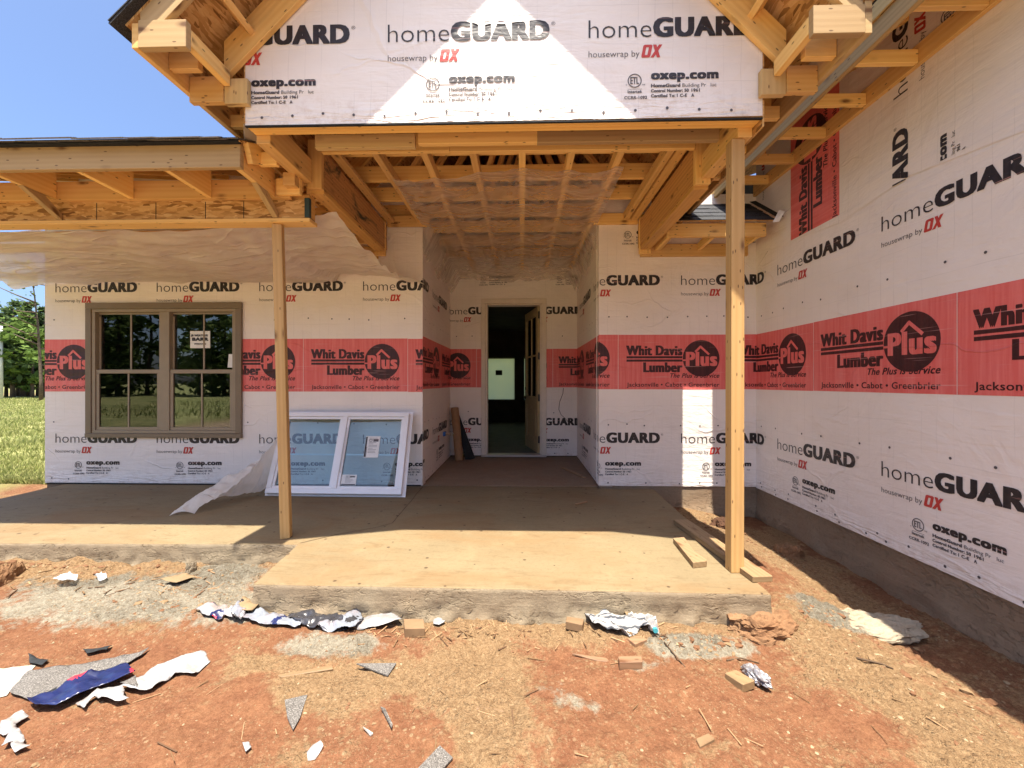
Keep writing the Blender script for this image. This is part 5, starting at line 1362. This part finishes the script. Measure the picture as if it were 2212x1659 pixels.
def dirty(name, col, rough, spec, soil=(.16, .075, .04), amt=.7):
    m, t, p, o = mat(name); g = N(t, 'TexCoord').outputs['Object']
    d = ramp(t, noise(t, g, 9, 6, .7).outputs[0], [(.48, (0, 0, 0)), (.68, (1, 1, 1))])
    L(t, mix(t, mth(t, 'MULTIPLY', d, amt), col, soil), p.inputs['Base Color']); p.inputs['Roughness'].default_value = rough; p.inputs['Specular IOR Level'].default_value = spec
    L(t, bump(t, noise(t, g, 22, 4, .6, 1).outputs[0], .5, .008), p.inputs['Normal'])
    return m
WHITE_POLY = dirty('white_poly_bag', (.25, .25, .255), .4, .45, amt=.5)
BRIGHT_FILM = dirty('bright_film', (.27, .27, .27), .35, .5, amt=.4)
GREY_POLY = dirty('grey_poly_bag', (.19, .21, .245), .3, .5, amt=.5)
BLACK_POLY = simple('black_poly_bag', (.03, .03, .035), .22, .6, 0, 20, .3)
NAVY_POLY = simple('navy_poly', (.010, .016, .065), .3, .5, 0, 14, .4)
RED_POLY = simple('red_poly', (.55, .03, .05), .35, .5)
CLEARISH = plastic('crumpled_clear_film', .5, (.85, .87, .9), .15)
def striped():
    m, t, p, o = mat('striped_cloth'); g = N(t, 'TexCoord').outputs['Object']
    wv = N(t, 'TexWave', wave_type='BANDS', bands_direction='Y'); wv.inputs['Scale'].default_value = 9; wv.inputs['Distortion'].default_value = 6; wv.inputs['Detail Scale'].default_value = 1.2
    L(t, g, wv.inputs['Vector'])
    L(t, mix(t, ramp(t, wv.outputs['Fac'], [(.12, (1, 1, 1)), (.2, (0, 0, 0))]), (.27, .26, .25), (.045, .05, .06)), p.inputs['Base Color']); p.inputs['Roughness'].default_value = .8
    return m
STRIPE = striped()
nz = lambda x, y, k, s_=6: mnoise.noise(Vector((x * s_, y * s_, k)))
# along the foot of the slab
sheet('plastic_wrapper', [(425, 1333), (455, 1322), (490, 1320), (505, 1330), (500, 1347), (470, 1345), (440, 1342)], [WHITE_POLY, NAVY_POLY, RED_POLY], .035, 'small white, navy and red wrapper at the slab corner', 'wrapper', 2, z=-.17, split=lambda x, y, z: 0 if nz(x, y, 1, 14) < .22 else (1 if nz(x, y, 5, 14) < .15 else 2))
sheet('plastic_bag', [(500, 1335), (522, 1308), (545, 1316), (520, 1345), (505, 1345)], [GREY_POLY, BLACK_POLY], .06, 'silver and black bag standing crumpled at the slab corner', 'bag', 5, z=-.16, split=lambda x, y, z: int(nz(x, y, 2, 16) > .1))
sheet('plastic_bag', [(520, 1340), (560, 1328), (610, 1335), (655, 1345), (648, 1356), (590, 1358), (545, 1352)], [GREY_POLY, NAVY_POLY], .03, 'flat grey plastic bag lying along the slab front', 'bag', 8, z=-.175, split=lambda x, y, z: int(nz(x, y, 4, 12) > .42))
sheet('plastic_bag', [(610, 1332), (660, 1322), (720, 1328), (762, 1340), (745, 1352), (690, 1355), (640, 1345)], [BLACK_POLY], .04, 'shiny black plastic bag crushed against the slab front', 'bag', 11, z=-.165)
sheet('plastic_bag', [(680, 1352), (720, 1345), (752, 1330), (772, 1318), (785, 1345), (770, 1360), (720, 1358)], [GREY_POLY, BLACK_POLY], .045, 'silver and black bag beside the white paper sheet', 'bag', 14, z=-.17, split=lambda x, y, z: int(nz(x, y, 9, 14) > .18))
sheet('paper_sheet', [(768, 1338), (850, 1310), (868, 1335), (820, 1348), (775, 1352)], [WHITE_POLY], .03, 'white paper sheet propped on the rubbish at the slab front', 'paper', 17, z=-.155, freq=4, cell=.02)
sheet('cardboard_piece', [(520, 1305), (560, 1316), (545, 1328), (515, 1330)], [CARD_PALE], .015, 'tan cardboard triangle under the silver bag at the slab corner', 'cardboard', 19, z=-.15, freq=3, cell=.03, lift=.04)
sheet('rag', [(1255, 1330), (1290, 1322), (1320, 1345), (1350, 1350), (1385, 1328), (1420, 1352), (1425, 1370), (1385, 1366), (1350, 1378), (1310, 1372), (1285, 1368), (1265, 1348)], [STRIPE], .055, 'striped white rag bundled at the foot of the slab', 'rag', 23, z=-.17, sharp=False, freq=8, cell=.008)
sheet('plastic_wrapper', [(1340, 1330), (1360, 1324), (1385, 1330), (1380, 1342), (1350, 1345)], [CARD_PALE, RED_POLY], .045, 'tan and red wrapper tucked behind the striped rag', 'wrapper', 29, z=-.165, split=lambda x, y, z: int(nz(x, y, 3, 14) > .1))
sheet('plastic_wrapper', [(936, 1340), (952, 1334), (962, 1344), (950, 1352), (938, 1350)], [WHITE_POLY], .02, 'tiny crumpled white wrapper among wood chips before the slab', 'wrapper', 31, z=-.18)
# clear film by the side porch
sheet('plastic_film', [(112, 1249), (135, 1240), (150, 1236), (168, 1240), (160, 1250), (135, 1253)], [CLEARISH], .03, 'crumpled clear film on the rubble before the side porch', 'plastic film', 33, z=-.13)
sheet('plastic_film', [(205, 1238), (222, 1233), (232, 1242), (215, 1248)], [CLEARISH], .035, 'tiny clear film twist on the rubble below the tan window', 'plastic film', 34, z=-.13)
sheet('cardboard_piece', [(345, 1245), (400, 1232), (425, 1238), (380, 1252)], [CARD_PALE], .012, 'pale flat cardboard piece on the rubble before the side porch', 'cardboard', 36, z=-.13, freq=3, cell=.03)
# big heap at the left
sheet('roofing_sheet', [(22, 1503), (62, 1463), (150, 1445), (300, 1425), (322, 1416), (305, 1432), (215, 1470), (120, 1512), (60, 1528)], [SHINGLE_GREY, FELT], .010, 'grey shingle sheet under the blue and white wrapper', 'roofing sheet', 41, z=-.205, freq=3, cell=.03, lift=.012, split=lambda x, y, z: int(nz(x, y, 2, 5) > .42))
sheet('plastic_wrapper', [(60, 1526), (120, 1500), (180, 1468), (270, 1450), (290, 1465), (235, 1490), (170, 1515), (120, 1535), (80, 1535)], [NAVY_POLY, NAVY_POLY, WHITE_POLY, RED_POLY], .022, 'torn navy blue shingle wrapper in the big heap of scraps', 'wrapper', 44, z=-.19, freq=6, lift=.03, split=lambda x, y, z: 3 if nz(x, y, 8, 9) > .38 else (2 if nz(x, y, 7, 7) > .30 else 0))
sheet('plastic_film', [(165, 1530), (235, 1495), (300, 1478), (330, 1462), (400, 1432), (448, 1417), (455, 1432), (420, 1455), (370, 1462), (335, 1490), (300, 1500), (262, 1500), (270, 1525), (225, 1530), (205, 1518), (178, 1542)], [BRIGHT_FILM], .03, 'bright white plastic sheet torn and spread over the red clay', 'plastic film', 47, z=-.205, freq=9, lift=.010, jag=1.2)
sheet('plastic_film', [(0, 1575), (45, 1556), (60, 1560), (35, 1580), (50, 1600), (60, 1625), (40, 1640), (10, 1625), (20, 1600), (-5, 1600)], [BRIGHT_FILM], .028, 'ragged white plastic strip at the picture edge, farthest from the slab', 'plastic film', 50, z=-.21, freq=11, lift=.008, jag=1.4)
sheet('felt_scrap', [(60, 1428), (78, 1432), (105, 1438), (92, 1449), (70, 1447)], [FELT], .02, 'black felt scrap behind the navy wrapper', 'felt scrap', 53, z=-.2, freq=5)
sheet('felt_scrap', [(128, 1405), (160, 1398), (150, 1414), (132, 1416)], [FELT], .02, 'small black felt scrap on the clay behind the torn heap', 'felt scrap', 55, z=-.2, freq=5) if False else None
sheet('felt_scrap', [(180, 1412), (240, 1402), (228, 1416), (190, 1420)], [FELT], .022, 'black felt scrap lying beyond the grey shingle sheet', 'felt scrap', 56, z=-.2, freq=5)
sheet('felt_scrap', [(262, 1485), (295, 1468), (298, 1492)], [SHINGLE_GREY], .012, 'dark triangular scrap lying on the bright white plastic', 'shingle scrap', 58, z=-.19, freq=4, lift=.03)
sheet('plywood_panel', [(-60, 1462), (80, 1447), (60, 1466), (15, 1510), (-60, 1530)], [simple('grey_panel', (.45, .42, .36), .6, .3, 0, 6, .12)], .003, 'pale grey panel lying at the picture edge beneath the shingle sheet', 'panel', 60, z=-.21, freq=2, cell=.05, lift=.004)
sheet('plastic_wrapper', [(525, 1612), (540, 1608), (545, 1618), (530, 1630)], [WHITE_POLY], .012, 'tiny white wrapper curl on bare red clay', 'wrapper', 62, z=-.21)
sheet('plastic_wrapper', [(662, 1625), (690, 1605), (698, 1612), (680, 1635), (665, 1638)], [CLEARISH, WHITE_POLY], .016, 'crumpled clear wrapper on the red clay nearest the camera', 'wrapper', 64, z=-.21, split=lambda x, y, z: int(nz(x, y, 6, 22) > .1))
# shingle offcuts
def scrap(pix, label, m=SHINGLE_GREY, th=.006, z=-.195):
    pts = [atZ(x, y, z) for x, y in pix]; c = sum(pts, Vector()) / len(pts); g0 = max(gz(p.x, p.y) for p in pts + [c]) + .002
    pts = [Vector((p.x, p.y, g0 + th + .012 * (i == 0))) for i, p in enumerate(pts)]
    o = prism('shingle_scrap', pts, (0, 0, 1), th, m, parent=None, bevel=0); return tag(o, label, 'shingle scrap')
scrap([(615, 1508), (664, 1491), (648, 1540), (633, 1566), (621, 1540)], 'grey shingle scrap shaped like an arrowhead pointing at the camera')
scrap([(770, 1436), (856, 1430), (838, 1457)], 'grey triangular shingle scrap nearest the slab')
scrap([(903, 1660), (950, 1604), (978, 1630), (960, 1650), (930, 1672)], 'dark grey shingle scrap cut off by the lower picture edge')
scrap([(822, 1528), (832, 1526), (848, 1560), (846, 1568)], 'narrow dark shingle sliver between two larger scraps')
scrap([(784, 1566), (792, 1565), (806, 1574), (800, 1578)], 'tiny pale shingle chip near the narrow sliver', GALV)
# timber scraps
DUSTY = wood('dusty_timber', (.21, .135, .072), (.145, .09, .046))
CARD_DUST = simple('dusty_cardboard', (.19, .12, .065), .8, .2, 0, 9, .2, .001)
def block(pix, th, m, label, axis, name='timber_block', z=-.2, cat='timber block'):
    pts = [atZ(x, y, z + th) for x, y in pix]; c = sum(pts, Vector()) / len(pts); g0 = gz(c.x, c.y) - .004
    pts = [Vector((p.x, p.y, g0 + th)) for p in pts]
    o = prism(name, pts, (0, 0, 1), th, m, axis, parent=None, bevel=.003); return tag(o, label, cat)
block([(1565, 1441), (1590, 1434), (1631, 1457), (1605, 1466)], .040, DUSTY, 'squared pine block beside the crumpled foil on the clay', (.8, -.6, 0))
block([(1335, 1418), (1386, 1416), (1388, 1430), (1338, 1432)], .040, PINE_OLD, 'brown end block with rough growth rings before the slab', (1, 0, 0))
block([(1380, 1334), (1425, 1336), (1424, 1348), (1385, 1346)], .03, DUSTY, 'small block behind the rag', (1, 0, 0)) if False else None
block([(1224, 1335), (1262, 1341), (1258, 1354), (1222, 1346)], .045, CARD_DUST, 'small tan block touching the striped rag', (1, 0, 0), z=-.18)
block([(872, 1325), (915, 1325), (918, 1345), (874, 1346)], .050, CARD_DUST, 'brown cardboard box end against the slab front', (1, 0, 0), z=-.17, name='cardboard_box', cat='cardboard')
block([(1355, 1383), (1378, 1377), (1398, 1385), (1372, 1396)], .025, PINE_OLD, 'flat brown chunk between the rag and the end block', (1, 0, 0), name='bark_chunk', cat='wood chunk')
block([(600, 1449), (718, 1428), (720, 1436), (606, 1454)], .010, DUSTY, 'pale wooden shim lying on the clay between shingle scraps', (1, .4, 0), name='wood_shim', cat='wood shim')
block([(1234, 1410), (1252, 1412), (1336, 1424), (1336, 1431), (1290, 1426)], .010, PINE_OLD, 'long split of brown wood pointing at the end block', (1, -.1, 0), name='wood_split', cat='wood split')
block([(1026, 1519), (1088, 1527), (1090, 1533), (1028, 1526)], .008, DUSTY, 'short cream wood sliver in the middle of the foreground', (1, 0, 0), name='wood_sliver', cat='wood sliver')
block([(1178, 1588), (1184, 1586), (1196, 1607), (1192, 1612)], .008, DUSTY, 'small upright wood sliver in the lower foreground', (0, 1, 0), name='wood_sliver', cat='wood sliver')
block([(1503, 1590), (1530, 1578), (1545, 1590), (1512, 1608)], .02, CARD_DUST, 'square tan cardboard piece half bedded in the foreground clay', (1, .3, 0), name='cardboard_piece', cat='cardboard')
def stick(pix, r_, m, label, lift=.01):
    pts = [atZ(x, y, -.2) for x, y in pix]
    for i, p in enumerate(pts): p.z = gz(p.x, p.y) + lift + .008 * math.sin(i * 2)
    mb = MB(); mb.tube(pts, [r_ * (1 - .5 * i / len(pts)) for i in range(len(pts))], 6); return tag(mb.build('stick', m, None, smooth=True), label, 'stick')
TWIG = simple('grey_twig', (.10, .065, .04), .9, .2)
stick([(1850, 1424), (1880, 1432), (1905, 1436), (1930, 1444)], .006, TWIG, 'bent grey twig on the gravelly slope right of the foil')
stick([(1570, 1428), (1600, 1420), (1640, 1424)], .004, TWIG, 'thin dark twig behind the pine block')
stick([(1435, 1395), (1462, 1420), (1480, 1438)], .004, TWIG, 'thin twig on the pale gravel patch')
stick([(1385, 1150), (1400, 1158), (1410, 1162)], .003, TWIG, 'tiny curled twig on the sunny slab', .2) if False else None
stick([(1715, 1238), (1700, 1250)], .004, TWIG, 'x') if False else None

def rock(pix, hgt, m, label, seed, cat='rock', name='rock', flat=.5, z=-.2, rough_=.012):
    a, b = atZ(*pix[0], z), atZ(*pix[1], z); c = (a + b) / 2; rx = abs(a.x - b.x) / 2; ry = abs(a.y - b.y) / 2
    bm = bmesh.new(); bmesh.ops.create_icosphere(bm, subdivisions=5, radius=1)
    for v in bm.verts:
        d = v.co.normalized(); n_ = 1 + .28 * mnoise.fractal(d * 1.6 + Vector((seed, 0, 0)), 1, 2, 5) + .05 * mnoise.noise(d * 9 + Vector((seed, 4, 0)))
        v.co = Vector((d.x * rx * n_, d.y * ry * n_, min(d.z, flat + .25 * mnoise.noise(d * 3)) * hgt / flat * n_ + rough_ * (abs(mnoise.noise(Vector((d.x * 9, d.y * 9, seed)))) + .6 * mnoise.noise(Vector((d.x * 22, d.y * 22, seed))))))
    for f in bm.faces: f.smooth = False
    me = bpy.data.meshes.new(name); bm.to_mesh(me); bm.free(); me.materials.append(m)
    o = bpy.data.objects.new(name, me); COL.objects.link(o); o.location = (c.x, c.y, gz(c.x, c.y) + hgt * .25)
    return tag(o, label, cat)
CLAY_ROCK = concrete('clay_lump', (.22, .115, .055), (.17, .082, .04), (.24, .155, .085), .95, 26, .012)
PALE_ROCK = concrete('mortar_lump', (.34, .30, .23), (.28, .24, .175), (.25, .17, .10), .95, 26, .012)
rock([(1588, 1392), (1692, 1340)], .055, CLAY_ROCK, 'large flat orange lump of dried mortar at the slab corner', 3)
rock([(1690, 1190), (1720, 1172)], .05, CLAY_ROCK, 'rust coloured clod with a pale top in the gravel behind the post', 6)
rock([(1555, 1128), (1580, 1108)], .05, simple('dark_clod', (.07, .035, .02), .9, .2, 0, 20, .3), 'dark clod beside the slab edge near the corner of the walls', 8, z=-.12)
rock([(1805, 1360), (1935, 1305)], .022, PALE_ROCK, 'whitish crust of spilt mortar on the slope below the wing wall', 11, flat=.25, cat='mortar crust', name='mortar_crust')
rock([(560, 1240), (600, 1225)], .02, PALE_ROCK, 'x', 12) if False else None
rock([(395, 1236), (430, 1222)], .035, PALE_ROCK, 'grey lump on the rubble before the side porch', 13, z=-.14)
rock([(-15, 1262), (28, 1232)], .07, CLAY_ROCK, 'brown clod at the picture edge below the side porch', 15, z=-.14)
rock([(1868, 1523), (1905, 1505)], .02, PALE_ROCK, 'pale pebble on the slope near the twig', 17) if False else None
FOIL = simple('crumpled_foil', (.33, .32, .33), .35, .6, .5, 30, .4, .006)
def foil():
    a, b = atZ(1608, 1432, -.18), atZ(1664, 1472, -.18); ax = (b - a); ax.z = 0; Lh = ax.length / 2; ax.normalize(); c = (a + b) / 2
    bm = bmesh.new(); bmesh.ops.create_icosphere(bm, subdivisions=4, radius=1); side = Vector((-ax.y, ax.x, 0))
    for v in bm.verts:
        d = v.co.copy(); n_ = 1 + .35 * mnoise.fractal(d * 2.6 + Vector((5, 0, 0)), 1, 2.2, 5)
        v.co = ax * (d.x * Lh * n_) + side * (d.y * .036 * n_) + Vector((0, 0, d.z * .034 * n_))
    me = bpy.data.meshes.new('foil_wad'); bm.to_mesh(me); bm.free(); me.materials.append(FOIL)
    o = bpy.data.objects.new('foil_wad', me); COL.objects.link(o); o.location = (c.x, c.y, gz(c.x, c.y) + .03)
    tag(o, 'grey crumpled foil wad beside the squared pine block', 'foil')
foil()
mb = MB(); p = atZ(1405, 1352, -.16); p.z = gz(p.x, p.y) + .03
bt = empty('plastic_bottle', (p.x, p.y, p.z)); tag(bt, 'small clear bottle lying at the end of the striped rag', 'bottle')
mb.tube([(0, .05, -.01), (0, .02, 0), (0, -.05, .002), (0, -.07, .004), (0, -.075, .004)], [.02, .026, .026, .012, .011], 14); mb.build('bottle_body', CLEARISH, bt, smooth=True)
mb = MB(); mb.tube([(0, -.076, .004), (0, -.092, .004)], .013, 12); mb.build('bottle_cap', simple('teal_cap', (.05, .3, .35), .4), bt)

# ---------------------------------------------------------------- vegetation and distance
def leaf_quads(mb, sh, centre, rad, n, size, rr, droop=0, shell=.55):
    for _ in range(n):
        d = Vector((rr.gauss(0, 1), rr.gauss(0, 1), rr.gauss(0, 1))).normalized(); r_ = rr.uniform(shell, 1) if rr.random() < .7 else rr.uniform(.1, 1)
        p = Vector(centre) + Vector((d.x * rad[0], d.y * rad[1], d.z * rad[2])) * r_
        u = Vector((rr.gauss(0, 1), rr.gauss(0, 1), rr.gauss(0, .6) - droop)).normalized(); v = u.orthogonal().normalized(); v.rotate(Matrix.Rotation(rr.uniform(0, 6.28), 3, u)); s_ = size * rr.uniform(.6, 1.4)
        mb.quad([p - u * s_, p + v * s_ * .45, p + u * s_, p - v * s_ * .45], [(0, 0)] * 4); sh.append(rr.random())
def tree(name, x, y, h, kind, rr, label, n=900, group=None, z=None, bare=.35, lean=0., size=None, radf=1.):
    z = gz(x, y) if z is None else z
    o = empty(name, (x, y, z)); tag(o, label, 'tree', group)
    mb = MB(); top = Vector((lean, 0, h)); pts = [Vector((lean * t_ * t_ + .012 * h * mnoise.noise(Vector((x + t_ * 3, y, 0))), 0, h * t_)) for t_ in (0, .15, .35, .55, .75, .95)]
    mb.tube(pts, [q_ * h * (.55 if name == 'young_tree' else 1) for q_ in (.022, .018, .014, .011, .007, .002)], 7)
    cl = MB(); sh = []
    for k in range(14 if kind == 'pine' else 18):
        t_ = bare + (1 - bare) * (k + rr.random()) / (14 if kind == 'pine' else 18)
        a = rr.uniform(0, 6.28); L_ = h * radf * ((.20 * (1.08 - t_) + .045) if kind == 'pine' else .24 * math.sin(math.pi * min(.95, (t_ - bare * .7) / (1.05 - bare * .7))) + .05) * rr.uniform(.6, 1.2)
        b = Vector((lean * t_ * t_, 0, h * t_)); e = b + Vector((math.cos(a) * L_, math.sin(a) * L_, L_ * rr.uniform(-.1, .6)))
        mb.tube([b, b.lerp(e, .5) + Vector((0, 0, -.02 * L_)), e], [.006 * h, .004 * h, .0015 * h], 5)
        for q in (.55, 1.0):
            c = b.lerp(e, q); s_ = L_ * rr.uniform(.30, .55)
            leaf_quads(cl, sh, c, (s_, s_, s_ * .6), int(n / 30), size or (.018 * h if kind == 'pine' else .02 * h), rr)
    leaf_quads(cl, sh, (lean, 0, h * .96), (.05 * h, .05 * h, .06 * h), int(n / 20), .016 * h, rr)
    mb.build('trunk', BARK, o, smooth=True); cl.sh = sh
    cl.build('crown', NEEDLE if kind == 'pine' else LEAF, o)
    return o
rr = random.Random(21)
tl = [(0, 10.5, 56, 'pine'), (14, 9.6, 60, 'pine'), (27, 11.6, 55, 'pine'), (38, 10.4, 62, 'broad'), (48, 11.2, 57, 'pine'), (60, 10.8, 59, 'pine'), (70, 10.0, 54, 'broad'), (82, 11.4, 61, 'pine'), (94, 10.6, 57, 'pine'), (106, 11, 58, 'pine'), (-14, 11, 58, 'pine'), (-28, 10, 60, 'broad'), (-44, 11.5, 57, 'pine')]
for i, (px, h, dist, kd) in enumerate(tl):
    d = ray(px, HY); t_ = dist / d.length; X_, Y_ = d.x * t_, d.y * t_
    tree('pine_tree' if kd == 'pine' else 'leafy_tree', X_, Y_, h * rr.uniform(.64, .76), kd, rr, ('tall dark pine in the row beyond the field past the house corner' if kd == 'pine' else 'rounder leafy tree among the dark pines beyond the field'), 1100, 'trees beyond the field', bare=.12, size=.32, radf=1.1)
d = ray(88, 866); t_ = (CAMZ + .12) / 39; 
tree('young_tree', d.x * t_, d.y * t_, 10.2, 'broad', rr, 'slender half-bare young tree standing alone in the field by the house corner', 170, bare=.2, size=.10, radf=.75, lean=-.8)
# bare branches of that tree are its limbs; pole in the field
d = ray(2, 850); t_ = 53 / d.length
po = empty('utility_pole', (d.x * t_, d.y * t_, gz(d.x * t_, d.y * t_))); tag(po, 'pale utility pole in front of the pines at the field edge', 'pole')
mb = MB(); mb.tube([(0, 0, 0), (0, 0, 3), (0, 0, 5.9)], [.13, .12, .10], 10); mb.build('pole_shaft', POLE_GREY, po, smooth=True)

def grass():
    mb = MB(); sh = []; g_ = random.Random(33)
    def blade(x, y, h, w_):
        z = gz(x, y) if abs(x) < 12 and y < 14 else gz(x, y)
        a = g_.uniform(0, 6.28); dx, dy = math.cos(a) * w_, math.sin(a) * w_; lx, ly = g_.gauss(0, .35) * h, g_.gauss(0, .35) * h
        mb.quad([(x - dx, y - dy, z - .01), (x + dx, y + dy, z - .01), (x + dx * .5 + lx * .5, y + dy * .5 + ly * .5, z + h * .6), (x + lx, y + ly, z + h)], [(0, 0)] * 4); sh.append(min(1, max(0, g_.gauss(.45, .3))))
    for _ in range(15000):
        px = g_.uniform(-12, 102); dist = 5.2 + 30 * g_.random() ** 1.9
        d = ray(px, HY); t_ = dist / d.y; x, y = d.x * t_, dist
        if x > -6.15 + .3 * fbm(y, 3, 1, 2): continue
        if fbm(x * .8, y * .8, 4, 3) < -.12 and g_.random() < .7: continue
        blade(x, y, g_.uniform(.03, .10) * (1 + .02 * dist), g_.uniform(.004, .010) * (1 + dist * .09))
    # weeds behind the camera, around the added pale sand, mirrored in the windows
    for _ in range(5000):
        x, y = g_.uniform(-22, 14), -5.5 - 22 * g_.random() ** 1.6
        blade(x, y, g_.uniform(.1, .35), g_.uniform(.01, .03))
    mb.sh = sh; tag(mb.build('grass', BLADE, None), kind='stuff')
grass()
def forest():
    """wood on the far side of the clearing behind the camera: it is what the window panes mirror"""
    mb = MB(); cl = MB(); sh = []; g_ = random.Random(44)
    for i in range(46):
        x = -62 + i * 2.4 + g_.uniform(-.8, .8); y = -34 + g_.uniform(-6, 5); h = g_.uniform(8.5, 11)
        mb.tube([(x, y, -.3), (x + g_.uniform(-.3, .3), y, h * .5), (x, y, h * .95)], [.2, .14, .05], 5)
        for k in range(11):
            t_ = .04 + .94 * (k + g_.random()) / 11; r_ = h * (.17 * (1.1 - t_) + .06)
            leaf_quads(cl, sh, (x + g_.gauss(0, .8), y + g_.gauss(0, .8), h * t_), (r_, r_, r_ * .6), 70, .40, g_)
    b = len(cl.v); n = len(cl.f)
    for p, f, s_ in ((mb, None, None),):
        for fc in p.f: cl.f.append(tuple(b + i for i in fc)); cl.m.append(1); sh.append(0); cl.uv += [(0, 0)] * len(fc)
        cl.v += p.v
    cl.sh = sh; tag(cl.build('forest', [FOREST_LEAF, BARK], None), kind='stuff')
forest()
